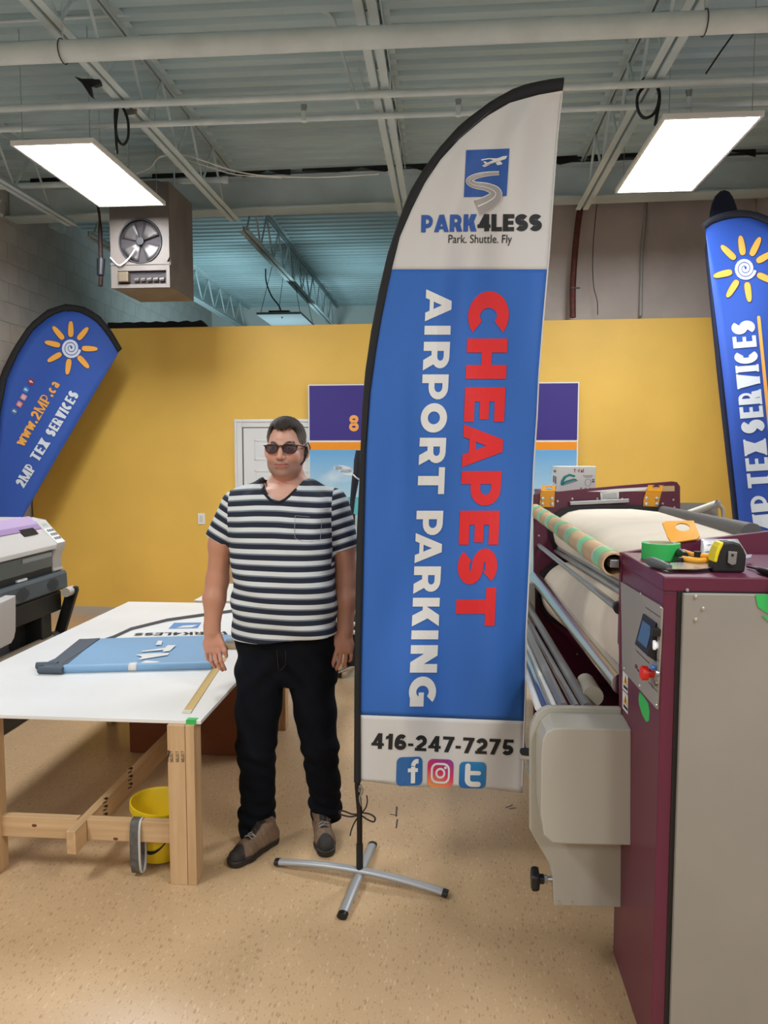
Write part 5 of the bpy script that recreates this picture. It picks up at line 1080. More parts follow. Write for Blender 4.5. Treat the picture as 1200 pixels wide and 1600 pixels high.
L1 = [[(.42+.085*x, .76+.14*y) for x, y in q] for q in gT]+[[(.51, .81), (.535, .81), (.535, .835), (.51, .835)]]
fq = ribbon([(.56, .76), (.56, .86), (.568, .89), (.585, .895)], .02)+rect(.545, .835, .58, .855)
L1 += fq+[[(.595+.10*x, .76+.155*y) for x, y in q] for q in ga]+rect(.665, .76, .685, .90)
inkI('lettering', L1, mat('logo_maroon', (150, 40, 70), .5)); inkI('picture_dial', ribbon([(.80+.075*math.cos(a), .36+.15*math.sin(a)) for a in (2*math.pi*k/16 for k in range(16))], .012, True)+rect(.90, .36, .97, .44)+rect(.9, .46, .97, .5), mat('print_dim', (120, 118, 116), .6)); inkI('small_print', rect(.55, .04, .95, .09)+rect(.66, .62, .93, .64)+rect(.70, .57, .90, .59)+rect(.60, .1, .64, .16)+rect(.72, .1, .76, .15)+rect(.84, .1, .88, .15), mat('print_dim', (120, 118, 116), .6))
def fS(u, v): return cI+rotm @ Vector((-wI/2-.001, (u-.5)*.13, (v-.5)*hI))
inkobj('side_print', rect(.2, .75, .7, .85)+rect(.12, .3, .42, .6)+rect(.5, .35, .8, .62)+rect(.15, .1, .8, .2), fS, mat('print_dim', (120, 118, 116), .6), t)
pa = thing('paper_sheets', 'white paper sheets and a tan strip lying along the far plate top', 'paper', far(985, 768, .02))
b = B().prism([far(x, y, .012) for x, y in ((917, 768), (960, 764), (1012, 761), (1008, 766), (960, 769))], FWD*.006); b.build('paper_sheet', m_white, pa)
B().prism([far(x, y, .006) for x, y in ((957, 768), (985, 762.5), (1030, 761), (1029, 768), (990, 768))], FWD*.004).build('tan_sheet', mat('kraft_tape', (206, 176, 128), .4), pa); B().prism([far(x, y, .004) for x, y in ((1034, 759.5), (1054, 759), (1054, 767.5), (1034, 768))], FWD*.003).build('tan_strip', mat('kraft_tape', (206, 176, 128), .4), pa)

# tools on the cabinet top
TM = MT+.0005
P = atZ(1032, 873, TM); t = thing('tape_roll', 'roll of green masking tape standing flat on the maroon cabinet', 'tape roll', (P.x, P.y, TM))
r = .057; hR = .050
B().lathe([(.040, 0), (r, 0), (r, hR), (.040, hR), (.040, 0)], (P.x, P.y, TM), 36).build('tape', m_gtape, t, smooth=40); B().lathe([(.037, 0), (.0398, 0), (.0398, hR+.0008), (.037, hR+.0008), (.037, 0)], (P.x, P.y, TM), 36).build('paper_core', mat('core_tan', (196, 178, 150), .7), t, smooth=40)
lb = B()
for k in range(10):
    a = 2*math.pi*k/10
    if k % 3 == 2: continue
    q = [(.0425, a), (.054, a), (.054, a+.36), (.0425, a+.36)]; lb.add([(P.x+rr_*math.cos(an), P.y+rr_*math.sin(an), TM+hR+.0004) for rr_, an in q], [(0, 1, 2, 3)])
lb.build('side_print', mat('tape_print', (140, 120, 110), .6), t, fix=False)
# putty knife
t = thing('putty_knife', 'putty knife with a grey handle in front of the green tape roll', 'putty knife', atZ(1060, 885, TM))
B().prism([atZ(x, y, TM+.010) for x, y in ((1041, 889.5), (1048, 880), (1072, 879), (1112, 874), (1111, 888), (1090, 890))], (0, 0, .0015)).build('blade', mat('blade_steel', (190, 188, 180), .22, .9), t)
hA, hB = atZ(1012, 876, TM+.016), atZ(1046, 887, TM+.013)
B().tube([hA.lerp(hB, k/6) for k in range(7)], [.010, .014, .015, .0145, .013, .011, .009], 12).build('handle', mat('handle_grey', (84, 88, 88), .5), t, smooth=60)
# pliers
t = thing('pliers', 'pliers with orange handles between the green tape and the tape measure', 'pliers', atZ(1090, 868, TM))
z = TM+.03; m_oh = mat('handle_orange', (236, 166, 44), .4)
B().tube(spline([atZ(x, y, z) for x, y in ((1068, 862), (1080, 866), (1092, 868), (1108, 869), (1122, 872))], 4), .0075, 10).build('handle', m_oh, t, smooth=60); B().tube(spline([atZ(x, y, z-.012) for x, y in ((1067, 873), (1080, 875), (1094, 876), (1110, 874), (1122, 873))], 4), .0085, 10).build('handle', m_oh, t, smooth=60)
B().tube([atZ(x, y, z-.004) for x, y in ((1060, 862), (1066, 866), (1070, 868))], [.012, .014, .01], 10).build('jaw', m_black, t, smooth=60); B().cyl(atZ(1090, 868, z)-Vector((0, 0, .004)), atZ(1090, 868, z)+Vector((0, 0, .012)), .010, n=14).build('pivot', m_darkmetal, t, smooth=40)
B().tube([atZ(x, y, TM+.012) for x, y in ((1061, 876), (1068, 877))], .011, 10).build('jaw', m_black, t, smooth=60)
# tape measure
P = atZ(1140, 895, TM); t = thing('tape_measure', 'black and yellow tape measure standing on the cabinet edge', 'tape measure', (P.x, P.y, TM))
yF = P.y; mm = lambda x, y, o=0: (lambda p: Vector((p.x, yF-o, max(TM, p.z))))(atY(x, y, yF))
cs = [(1114, 895), (1115, 886), (1118, 874), (1122, 858), (1127, 850), (1134, 847), (1147, 846.5), (1157, 850), (1163, 858), (1167, 868), (1166, 880), (1164, 895)]
B().prism([mm(*p) for p in cs], (0, .05, 0)).build('case', mat('rubber_black', (24, 24, 24), .55), t, bevel=.006)
B().prism([mm(x, y, .003) for x, y in ((1115, 878), (1117, 866), (1121, 855), (1126, 848.5), (1131, 847), (1129, 853), (1125, 861), (1122, 870), (1120, 879))], (0, .052, 0)).build('yellow_grip', mat('tool_yellow', (240, 216, 30), .4), t, bevel=.003)
B().prism([mm(x, y, .006) for x, y in ((1137, 861), (1151, 862), (1149, 881), (1143, 883), (1136, 879))], (0, .004, 0)).build('belt_clip', m_alu, t, bevel=.001); B().lathe([(0, 0), (.004, 0), (.003, .003), (0, .003)], mm(1143.5, 867, .006), 10, Matrix.Rotation(math.radians(90), 3, 'X')).build('screw', m_darkmetal, t)
B().prism([mm(x, y, -.02) for x, y in ((1142, 848), (1150, 849), (1149, 846), (1144, 845.5))], (0, .012, 0)).build('lock_button', m_white, t)
# foil packet leaning on the plate
t = thing('foil_packet', 'silver printed packet leaning behind the tape measure', 'packet', atD(1125, 865, 2.44))
A4 = [atD(1095, 870, 2.40), atD(1168, 868, 2.40), atD(1153, 842, 2.50), atD(1095, 842, 2.50)]
rows = [[A4[0].lerp(A4[1], u).lerp(A4[3].lerp(A4[2], u), v)+Vector((0, -.012*math.sin(math.pi*u)*math.sin(math.pi*v)+.003*math.sin(9*u+5*v), 0)) for u in [k/10 for k in range(11)]] for v in [k/6 for k in range(7)]]
o = B().grid(rows).build('packet_film', mat('foil_grey', (190, 186, 186), .3, .2), t, smooth=80); so = o.modifiers.new('thickness', 'SOLIDIFY'); so.thickness = .004
def pk(u, v): return A4[0].lerp(A4[1], u).lerp(A4[3].lerp(A4[2], u), v)+Vector((0, -.012*math.sin(math.pi*u)*math.sin(math.pi*v)+.003*math.sin(9*u+5*v)-.004, 0))
inkobj('packet_print', [q for k in range(5) for q in diag(.06+k*.17, .25+.1*(k % 3), .14+k*.17, .33+.1*(k % 3), .09)]+[q for k in range(3) for q in diag(.1+k*.25, .66, .17+k*.25, .72, .08)], pk, mat('packet_ink', (96, 92, 100), .5), t); inkobj('packet_red_print', rect(.3, .12, .42, .3)+rect(.62, .8, .72, .94), pk, mat('packet_red', (190, 60, 70), .5), t)
t = thing('screwdriver', 'thin dark screwdriver lying right of the tape measure', 'screwdriver', atZ(1190, 890, TM))
B().cyl(atZ(1168, 885, TM+.006), atZ(1184, 889, TM+.008), .0035, n=8).build('shaft', m_darkmetal, t, smooth=40); B().tube([atZ(x, y, TM+.010) for x, y in ((1184, 889.5), (1192, 892), (1215, 898), (1230, 902))], [.006, .010, .011, .009], 10).build('handle', m_black, t, smooth=60)
t = thing('tape_tab', 'short metal tape end poking out beside the tape measure', 'metal strip', atZ(1172, 870, TM)); B().prism([atZ(x, y, TM+.02) for x, y in ((1164, 868), (1175, 867), (1173, 872), (1164, 873))], (0, 0, .002)).build('strip', m_alu, t)
# ------------------------------------------------------------------ the man: distance-field bodies turned into one surface each
DP = 3.45
FO = atZ(447, 1316, 0); PO = Vector((atD(447, 900, DP).x, atD(447, 900, DP).y, 0))
def W(px, py, dy=0): p = atD(px, py, DP)-PO; return np.array((p.x, p.y+dy, p.z))
PXM = DP/F
class SDF:
    def __init__(s, lo, hi, h):
        s.lo = np.array(lo, float); s.h = h; s.n = np.ceil((np.array(hi)-s.lo)/h).astype(int)+1; s.F = np.full(s.n, .5, np.float32)
    def sl(s, lo, hi):
        a = np.clip(np.floor((np.array(lo)-s.lo)/s.h).astype(int), 0, s.n-1); b = np.clip(np.ceil((np.array(hi)-s.lo)/s.h).astype(int)+1, 1, s.n)
        ix = tuple(slice(i, j) for i, j in zip(a, b)); g = np.meshgrid(*[s.lo[k]+s.h*np.arange(a[k], b[k]) for k in range(3)], indexing='ij'); return ix, g
    def add(s, fn, lo, hi, k=.02, op='u'):
        m = k+3*s.h; ix, g = s.sl(np.array(lo)-m, np.array(hi)+m); d = fn(*g).astype(np.float32); a = s.F[ix]
        if op == 'u': h = np.clip(.5+.5*(a-d)/k, 0, 1); s.F[ix] = a*(1-h)+d*h-k*h*(1-h)
        else: h = np.clip(.5-.5*(a+d)/k, 0, 1); s.F[ix] = a*(1-h)+(-d)*h+k*h*(1-h)
    def cone(s, a, b, r0, r1, k=.02, op='u', sy=1.0):
        a, b = np.array(a, float), np.array(b, float); ab = b-a; ab[1] /= sy; L = (ab**2).sum()
        def fn(x, y, z):
            px, py, pz = x-a[0], (y-a[1])/sy, z-a[2]; t = np.clip((px*ab[0]+py*ab[1]+pz*ab[2])/max(L, 1e-9), 0, 1)
            return (np.sqrt((px-t*ab[0])**2+(py-t*ab[1])**2+(pz-t*ab[2])**2)-(r0+(r1-r0)*t))*min(1, max(sy, .7))
        R = max(r0, r1)*max(1, sy); s.add(fn, np.minimum(a, b)-R, np.maximum(a, b)+R, k, op)
    def chain(s, pts, rs, k=.012):
        for i in range(len(pts)-1): s.cone(pts[i], pts[i+1], rs[i], rs[i+1], k)
    def ell(s, c, r, k=.02, op='u', M=None):
        c, r = np.array(c, float), np.array(r, float)
        def fn(x, y, z):
            p = [x-c[0], y-c[1], z-c[2]]
            if M is not None: p = [M[i][0]*p[0]+M[i][1]*p[1]+M[i][2]*p[2] for i in range(3)]
            k0 = np.sqrt(sum((p[i]/r[i])**2 for i in range(3))); k1 = np.sqrt(sum((p[i]/r[i]**2)**2 for i in range(3)))+1e-9; return k0*(k0-1)/k1
        R = r if M is None else np.full(3, r.max()); s.add(fn, c-R, c+R, k, op)
    def rings(s, zs, cx, wx_, cy, wy_, n=2.4, k=.02):
        zs, cx, wx_, cy, wy_ = map(np.array, (zs, cx, wx_, cy, wy_)); o = np.argsort(zs); zs, cx, wx_, cy, wy_ = zs[o], cx[o], wx_[o], cy[o], wy_[o]
        def fn(x, y, z):
            zz = np.clip(z, zs[0], zs[-1]); a = np.interp(zz, zs, wx_); b = np.interp(zz, zs, wy_)
            q = ((np.abs(x-np.interp(zz, zs, cx))/a)**n+(np.abs(y-np.interp(zz, zs, cy))/b)**n)**(1/n); d = (q-1)*np.minimum(a, b)
            return np.maximum(d, np.maximum(zs[0]-z, z-zs[-1]))
        s.add(fn, (min(cx-wx_), min(cy-wy_), zs[0]), (max(cx+wx_), max(cy+wy_), zs[-1]), k)
    def cut(s, fn): 
        ix, g = s.sl(s.lo, s.lo+s.h*s.n); s.F[ix] = np.maximum(s.F[ix], fn(*g).astype(np.float32))
    def mesh(s):
        F = s.F; S = F < 0; n = F.shape; c = S[:-1, :-1, :-1].astype(np.int8)
        tot = np.zeros(tuple(k-1 for k in n), np.int8); offs = [(i, j, k) for i in (0, 1) for j in (0, 1) for k in (0, 1)]
        for i, j, k in offs: tot += S[i:n[0]-1+i, j:n[1]-1+j, k:n[2]-1+k]
        act = np.argwhere((tot > 0) & (tot < 8)); idx = np.full(tot.shape, -1, np.int64); idx[tuple(act.T)] = np.arange(len(act))
        acc = np.zeros((len(act), 3)); cnt = np.zeros(len(act))
        for a in offs:
            for ax in range(3):
                if a[ax]: continue
                b = list(a); b[ax] = 1
                va = F[act[:, 0]+a[0], act[:, 1]+a[1], act[:, 2]+a[2]]; vb = F[act[:, 0]+b[0], act[:, 1]+b[1], act[:, 2]+b[2]]
                m = (va < 0) != (vb < 0); t = np.where(m, va/np.where(m, va-vb, 1), 0); p = np.tile(np.array(a, float), (len(act), 1)); p[:, ax] = t; acc[m] += p[m]; cnt[m] += 1
        V = s.lo+s.h*(act+acc/cnt[:, None]); Q = []
        for ax in range(3):
            u, v = [(1, 2), (2, 0), (0, 1)][ax]; sa = [slice(None)]*3; sb = [slice(None)]*3; sa[ax] = slice(0, -1); sb[ax] = slice(1, None)
            cr = S[tuple(sa)] != S[tuple(sb)]; e = np.argwhere(cr); e = e[(e[:, u] > 0) & (e[:, v] > 0) & (e[:, u] < n[u]-1) & (e[:, v] < n[v]-1)]
            ins = S[tuple(e.T)]; q = []
            for du, dv in ((-1, -1), (0, -1), (0, 0), (-1, 0)): f = e.copy(); f[:, u] += du; f[:, v] += dv; q.append(idx[tuple(f.T)])
            q = np.stack(q, 1); q[~ins] = q[~ins][:, ::-1]; Q.append(q)
        Q = np.concatenate(Q); return V, Q[(Q >= 0).all(1)]
    def build(s, name, m, parent, smooth_it=0, label=None):
        V, Q = s.mesh(); me = bpy.data.meshes.new(name); me.vertices.add(len(V)); me.vertices.foreach_set('co', V.astype(np.float32).ravel())
        me.loops.add(Q.size); me.loops.foreach_set('vertex_index', Q.astype(np.int32).ravel()); me.polygons.add(len(Q)); me.polygons.foreach_set('loop_start', np.arange(0, Q.size, 4, dtype=np.int32)); me.polygons.foreach_set('loop_total', np.full(len(Q), 4, np.int32))
        me.update(calc_edges=True); me.validate()
        if smooth_it:
            b = bmesh.new(); b.from_mesh(me)
            for _ in range(smooth_it): bmesh.ops.smooth_vert(b, verts=b.verts, factor=.5, use_axis_x=True, use_axis_y=True, use_axis_z=True)
            b.to_mesh(me); b.free()
        me.polygons.foreach_set('use_smooth', [True]*len(me.polygons)); me.materials.append(m)
        o = bpy.data.objects.new(name, me); COL.objects.link(o); o.parent = parent; OFF[o.name] = OFF[parent.name]; tag(o, label); return o
def verts(o):
    v = np.empty(len(o.data.vertices)*3, np.float32); o.data.vertices.foreach_get('co', v); return v.reshape(-1, 3)
def setattr_(o, name, vals, col=False):
    a = o.data.attributes.new(name, 'FLOAT_COLOR' if col else 'FLOAT', 'POINT'); a.data.foreach_set('color' if col else 'value', np.ascontiguousarray(vals, np.float32).ravel())
man = thing('person', 'man in striped t-shirt, dark jeans, tinted glasses and hiking shoes, standing', 'person', PO)

# ---- body: legs, torso, arms, hands, neck and head in one surface
HC = W(446.5, 701); k_ = 1.04
def Hd(x, y, z): return HC+np.array((x, y, z))*k_
bd = SDF((-.50, -.30, .02), (.46, .30, 1.92), .0034)
# torso and legs (under the clothes)
bd.rings([W(0, y)[2] for y in (1060, 1000, 930, 860, 800, 770)], [W(x, 900)[0] for x in (446, 445, 445, 442, 443, 442)], [.17, .19, .20, .20, .20, .10], [.02, 0, -.01, .0, .01, .03], [.10, .11, .12, .11, .10, .07], 2.2, .03)
bd.chain([W(412, 1040), W(405, 1165, -.01), W(402, 1285, .02)], [.085, .055, .04]); bd.chain([W(482, 1040), W(496, 1165, .03), W(504, 1275, .085)], [.085, .055, .035])
# neck
bd.cone(Hd(0, .045, -.07), Hd(-.002, .055, -.215), .060, .071, .03, sy=.95); bd.cone(Hd(-.07, .06, -.21), Hd(.066, .06, -.21), .05, .05, .04)
bd.ell(W(444, 777, -.020), (.105, .070, .060), .055)
# head
bd.ell(Hd(0, .022, .042), (.080*k_, .098*k_, .086*k_), .03)
bd.ell(Hd(0, -.022, -.030), (.070*k_, .078*k_, .088*k_), .03)
bd.ell(Hd(-.001, -.026, -.083), (.060*k_, .064*k_, .040*k_), .03)
for s in (-1, 1): bd.ell(Hd(s*.045, -.010, -.060), (.025*k_, .044*k_, .034*k_), .03)
bd.ell(Hd(0, -.072, -.103), (.027*k_, .021*k_, .017*k_), .02)
bd.ell(Hd(0, -.015, -.106), (.046*k_, .050*k_, .018*k_), .025)
bd.cone(Hd(-.036, -.088, .021), Hd(.036, -.088, .021), .011, .011, .02)
for s in (-1, 1):
    bd.ell(Hd(s*.033, -.104, .001), (.019*k_, .014*k_, .013*k_), .012, 's')
    bd.ell(Hd(s*.043, -.066, -.030), (.026*k_, .026*k_, .024*k_), .02)
bd.cone(Hd(0, -.095, .008), Hd(.0, -.122, -.034), .0085, .0135, .012); 
for s in (-1, 1): bd.ell(Hd(s*.0135, -.108, -.038), (.0095, .012, .009), .008); bd.ell(Hd(s*.0075, -.117, -.049), (.004, .006, .004), .004, 's')
bd.ell(Hd(0, -.088, -.066), (.030, .020, .020), .015)
bd.cone(Hd(-.025, -.096, -.063), Hd(.025, -.096, -.063), .0042, .0042, .006); bd.cone(Hd(-.021, -.098, -.073), Hd(.021, -.098, -.073), .0055, .0055, .006)
bd.cone(Hd(-.031, -.099, -.0675), Hd(.031, -.099, -.0675), .0022, .0022, .004, 's')
for s in (-1, 1): bd.ell(Hd(s*.068, .022, -.022), (.016, .032, .040), .015)
for s in (-1, 1):
    Mr = np.array(((math.cos(.35*s), -math.sin(.35*s)*1, 0), (math.sin(.35*s), math.cos(.35*s), 0), (0, 0, 1)))
    bd.ell(Hd(s*.088, .020, -.012), (.011, .019, .032), .010, M=Mr); bd.ell(Hd(s*.079, .008, -.040), (.008, .009, .010), .010)
for s, p in ((-1, W(410, 775, .03)), (1, W(480, 775, .03))): bd.cone(Hd(s*.022, .055, -.12), p, .044, .034, .03)
# arms
bd.chain([W(368, 795), W(345, 850), W(338, 908, .015), W(335, 935, .0), W(333, 985, -.02)], [.060, .051, .047, .047, .033], .03)
bd.chain([W(524, 795), W(538, 850), W(541, 908, .015), W(541, 935, .0), W(540, 985, -.02)], [.058, .049, .046, .046, .033], .03)
# hands: palm, four fingers, thumb
def hand(f, s):   # f: picture column of the wrist, s=+1: thumb towards the right of the picture
    P = lambda x, y, dy=0: W(f+x*s, y, dy-.02)
    bd.cone(P(0, 980), P(3, 1000), .031, .035, .02, sy=.66); bd.cone(P(-5, 1006), P(10, 1004, -.006), .026, .025, .02, sy=.7); bd.cone(P(-6, 1014, .004), P(12, 1014, -.008), .0165, .0165, .012)
    for js, r in (([P(13, 1014, -.012), P(16, 1028, -.022), P(19, 1037, -.014), P(21, 1044, .0)], .0092), ([P(5.5, 1017, -.006), P(9, 1032, -.012), P(13, 1041, -.002), P(15.5, 1046.5, .012)], .0093),
                  ([P(-2, 1016, .002), P(-1, 1030, -.002), P(1, 1038, .010), P(3.5, 1043, .024)], .0088), ([P(-8.5, 1012, .010), P(-9, 1023, .008), P(-8, 1030, .018), P(-5.5, 1034, .030)], .0080)):
        bd.chain(js, [r*1.06, r, r*.92, r*.80], .0035)
    bd.chain([P(11, 992, -.006), P(18, 1003, -.018), P(22.5, 1013, -.022), P(24, 1022, -.014)], [.0165, .0125, .0108, .0088], .008)
hand(333, 1); hand(540, -1)
m_skin = attr_mat('skin', 'skin_colour', .48, bump=(260, .06), sss=.12)
body = bd.build('body', m_skin, man, 1)
V = verts(body); L_ = (V-HC)/k_; base = np.tile(np.array(L3((216, 166, 144))[:3]), (len(V), 1)); 
def paint(mask, rgb, w_=1.0):
    global base
    m = np.clip(mask, 0, 1)[:, None]*w_; base = base*(1-m)+np.array(L3(rgb)[:3])*m
g_ = lambda c, r: np.exp(-(((L_-np.array(c))/np.array(r))**2).sum(1))
arms = V[:, 2] < W(0, 820)[2]; paint(arms.astype(float), (188, 132, 104), .9)
paint(g_((.045, -.08, -.03), (.022, .04, .022))+g_((-.045, -.08, -.03), (.022, .04, .022)), (206, 124, 106), .55)
paint(g_((0, -.12, -.036), (.014, .02, .014)), (206, 122, 104), .5)
stub = ((L_[:, 1] < .0) & (L_[:, 2] < -.045) & (L_[:, 2] > -.135)); sm2 = np.clip((-.042-L_[:, 2])/.02, 0, 1)*np.clip((.135+L_[:, 2])/.02, 0, 1)*np.clip((.01-L_[:, 1])/.03, 0, 1)*(np.abs(L_[:, 0]) < .09)
paint(sm2, (128, 98, 88), .58)
paint(g_((0, -.112, -.054), (.024, .03, .007)), (150, 108, 94), .4)
lip = (np.exp(-((L_[:, 0]/.028)**4))*np.exp(-(((L_[:, 2]+.069)/.0085)**4))*(L_[:, 1] < -.085)); paint(lip, (190, 104, 98), .85)
paint(np.exp(-((L_[:, 0]/.032)**6))*np.exp(-(((L_[:, 2]+.0672)/.0022)**2))*(L_[:, 1] < -.085), (96, 46, 42), .9)
for s in (-1, 1):
    u = (L_[:, 0]*s-.036)/.021; zb_ = .026-.006*u**2+.002*u
    paint(np.exp(-(u**6))*np.exp(-(((L_[:, 2]-zb_)/.0055)**4))*(L_[:, 1] < -.06), (38, 26, 20), 1.0)
    paint(g_((s*.033, -.095, .002), (.02, .03, .012)), (150, 100, 84), .5)
    paint(g_((s*.008, -.115, -.05), (.0055, .01, .004)), (70, 34, 30), .9)
hn = V[:, 2] < W(0, 988)[2]; paint(hn.astype(float)*np.clip((W(0, 985)[2]-V[:, 2])/.05, 0, 1), (206, 146, 124), .6)
setattr_(body, 'skin_colour', np.concatenate([base, np.ones((len(V), 1))], 1), True)
m_eye = mat('eye_white', (226, 220, 214), .25); m_iris = mat('iris_brown', (52, 34, 24), .2)
for s in (-1, 1):
    c = Vector(Hd(s*.033, -.083, .002))+PO
    e = B().lathe([(.0117*math.sin(a), -.0117*math.cos(a)) for a in [math.pi*k/10 for k in range(11)]], c, 16).build('eye', m_eye, man, smooth=180)
    B().lathe([(0, .0121), (.003, .0119), (.0050, .0108), (.0050, .009), (0, .009)], c, 14, Matrix.Rotation(math.radians(90), 3, 'X')).build('iris', m_iris, e, smooth=60)
# ---- hair
hr = SDF(Hd(-.12, -.12, -.12), Hd(.12, .16, .17), .0032)
hr.ell(Hd(0, .022, .048), (.0845*k_, .104*k_, .0915*k_), .02); hr.ell(Hd(.006, -.03, .094), (.058*k_, .060*k_, .038*k_), .03)
def hairline(x, y, z):
    lx, ly, lz = (x-HC[0])/k_, (y-HC[1])/k_, (z-HC[2])/k_; ph = np.degrees(np.arctan2(np.abs(lx), -(ly-.0)))
    zl = np.interp(ph, [0, 14, 26, 38, 50, 60, 72, 82, 100, 118, 180], [.079, .082, .090, .088, .066, .022, -.004, -.010, .028, -.03, -.055]); zl = zl+.004*np.sin(lx*260)*(ph < 50)+.002*np.sin(lx*610)
    return (zl-lz)*.7
hr.cut(hairline)
ix, g = hr.sl(hr.lo, hr.lo+hr.h*hr.n); hr.F[ix] += (.0007*np.sin(g[0]*240+g[1]*60)*np.sin(g[1]*150+g[2]*60)+.0008*np.sin(g[0]*480+g[2]*170+g[1]*90)).astype(np.float32)
hair = hr.build('hair', attr_mat('hair', 'hair_colour', .6, bump=(320, .5)), man, 1)
V = verts(hair); L_ = (V-HC)/k_; side = np.clip((.085-L_[:, 2])/.05, 0, 1)*np.clip(np.abs(L_[:, 0])/.06, 0, 1); c0, c1 = np.array(L3((44, 32, 25))[:3]), np.array(L3((112, 100, 92))[:3])
nz = .5+.5*np.sin(L_[:, 0]*400+L_[:, 1]*520)*np.sin(L_[:, 2]*480); f = (side*(.55+.45*nz))[:, None]; setattr_(hair, 'hair_colour', np.concatenate([c0*(1-f)+c1*f, np.ones((len(V), 1))], 1), True)
# ---- glasses
gz = thing('glasses_anchor', '', '', PO) if False else None
m_fr = mat('frame_tortoise', (38, 18, 18), .25); m_lens = mat('tinted_lens', (66, 46, 54), .1, alpha=.62, spec=.5)
def gl(x, z, y): return Vector(Hd(x, y, z))+PO
def yl(x): return -.112+.016*(abs(x)/.06)**2
fr_b = B(); lens = B(); outl = []
for s in (-1, 1):
    pts = []
    for t in [2*math.pi*k/28 for k in range(28)]:
        cx, sz_ = math.cos(t), math.sin(t); x = .0385+.0285*math.copysign(abs(cx)**.45, cx); z = .0015+(.0135 if sz_ > 0 else .0225)*math.copysign(abs(sz_)**(.4 if sz_ > 0 else .75), sz_); 
        if sz_ < 0: x = .0385-.0015*sz_*0+.0285*(1-.24*(-sz_)**2)*math.copysign(abs(cx)**.7, cx)
        pts.append((x*s, z))
    fr_b.tube([gl(x, z, yl(x)) for x, z in pts], [.0040 if z > .008 else (.0026 if z > -.004 else .0013) for x, z in pts], 8, True)
    lens.add([gl(x, z, yl(x)) for x, z in pts], [tuple(range(28))])
    fr_b.tube([gl(s*.066, .013, yl(.064)+.001), gl(s*.076, .013, -.082), gl(s*.082, .010, -.04), gl(s*.087, .004, .015)], .0026, 8)
fr_b.tube([gl(-.0110, .010, yl(0)+.0), gl(0, .012, yl(0)-.003), gl(.0110, .010, yl(0))], .003, 8)
gf = fr_b.build('glasses', m_fr, man, smooth=60); lo = lens.build('lens', m_lens, gf, fix=False); so = lo.modifiers.new('thickness', 'SOLIDIFY'); so.thickness = .0012
for s in (-1, 1): B().obox(gl(s*.063, .014, yl(.062)-.003), (.004, .002, .0025)).build('hinge_pin', m_alu, gf)
# ear-piece on his left ear
ep = B().tube([Vector(Hd(.091, .000, .006))+PO, Vector(Hd(.093, -.012, -.014))+PO, Vector(Hd(.090, -.020, -.030))+PO], [.007, .0095, .007], 10).tube([Vector(Hd(.091, -.012, -.024))+PO, Vector(Hd(.086, -.034, -.052))+PO, Vector(Hd(.076, -.052, -.068))+PO], [.0055, .0045, .004], 8)
ep.build('earpiece', m_black, man, smooth=60)
B().tube([Vector(Hd(.084, -.022, .010))+PO, Vector(Hd(.096, .012, .026))+PO, Vector(Hd(.100, .036, .004))+PO, Vector(Hd(.094, .032, -.02))+PO], .0028, 8).build('ear_hook', m_black, man, smooth=60)

# ---- t-shirt
sh = SDF((-.48, -.30, .88), (.44, .30, 1.78), .0052)
ys_ = [(748, 404, 484), (763, 394, 494), (770, 384, 506), (778, 370, 520), (790, 362, 526), (806, 360, 523), (830, 361, 521), (860, 362, 521), (890, 365, 524), (915, 366, 526), (940, 364, 527), (970, 363, 528), (1000, 362, 529)]
dep = [.085, .098, .108, .115, .128, .140, .150, .158, .168, .176, .178, .176, .174]; cy_ = [.012, .008, .008, .008, .008, 0, -.008, -.014, -.018, -.020, -.020, -.014, -.010]
sh.rings([W(0, y)[2] for y, a, b_ in ys_], [W((a+b_)/2, y)[0] for y, a, b_ in ys_], [(b_-a)/2*PXM for y, a, b_ in ys_], cy_, dep, 2.35, .03)
sh.cone(W(409, 763, .035), W(372, 787, .0), .043, .066, .03); sh.cone(W(480, 763, .035), W(520, 787, .0), .043, .066, .03)
sL = (W(372, 792), W(343, 842)); sRr = (W(520, 792), W(540.5, 856))
def capped(a, b_, r0, r1, k, dy):
    ax = (b_-a)/np.linalg.norm(b_-a); L = np.linalg.norm(b_-a)+dy
    def fn(x, y, z):
        t = (x-a[0])*ax[0]+(y-a[1])*ax[1]+(z-a[2])*ax[2]; tc = np.clip(t, 0, L+.1)
        d = np.sqrt((x-a[0]-tc*ax[0])**2+(y-a[1]-tc*ax[1])**2+(z-a[2]-tc*ax[2])**2)-(r0+(r1-r0)*np.clip(tc/L, 0, 1)); return np.maximum(d, t-L)
    sh.add(fn, np.minimum(a, b_)-.12, np.maximum(a, b_)+.12, k)
capped(sL[0], sL[1], .078, .063, .022, .012); capped(sRr[0], sRr[1], .076, .061, .022, .008)
ix, g = sh.sl(sh.lo, sh.lo+sh.h*sh.n); x, y, z = g
fold_ = .0035*np.sin(x*26+z*34+1.2*np.sin(y*14))*np.clip((1.45-z)/.3, 0, 1)+.003*np.sin(x*55-z*22+y*30)*np.clip((z-1.25)/.2, 0, 1)+.0035*np.sin(z*48+x*18)*np.clip((1.2-z)/.2, 0, 1)
sh.F[ix] += fold_.astype(np.float32)
hemz = W(445, 991)[2]
def neckz(u, y):
    drop = .018+.074*np.clip((.12-y)/.02, 0, 1)
    return W(0, 748)[2]-drop*np.clip(1-np.clip(u, 0, 1)**1.7, 0, 1)+np.clip(u-1, 0, 9)*.35
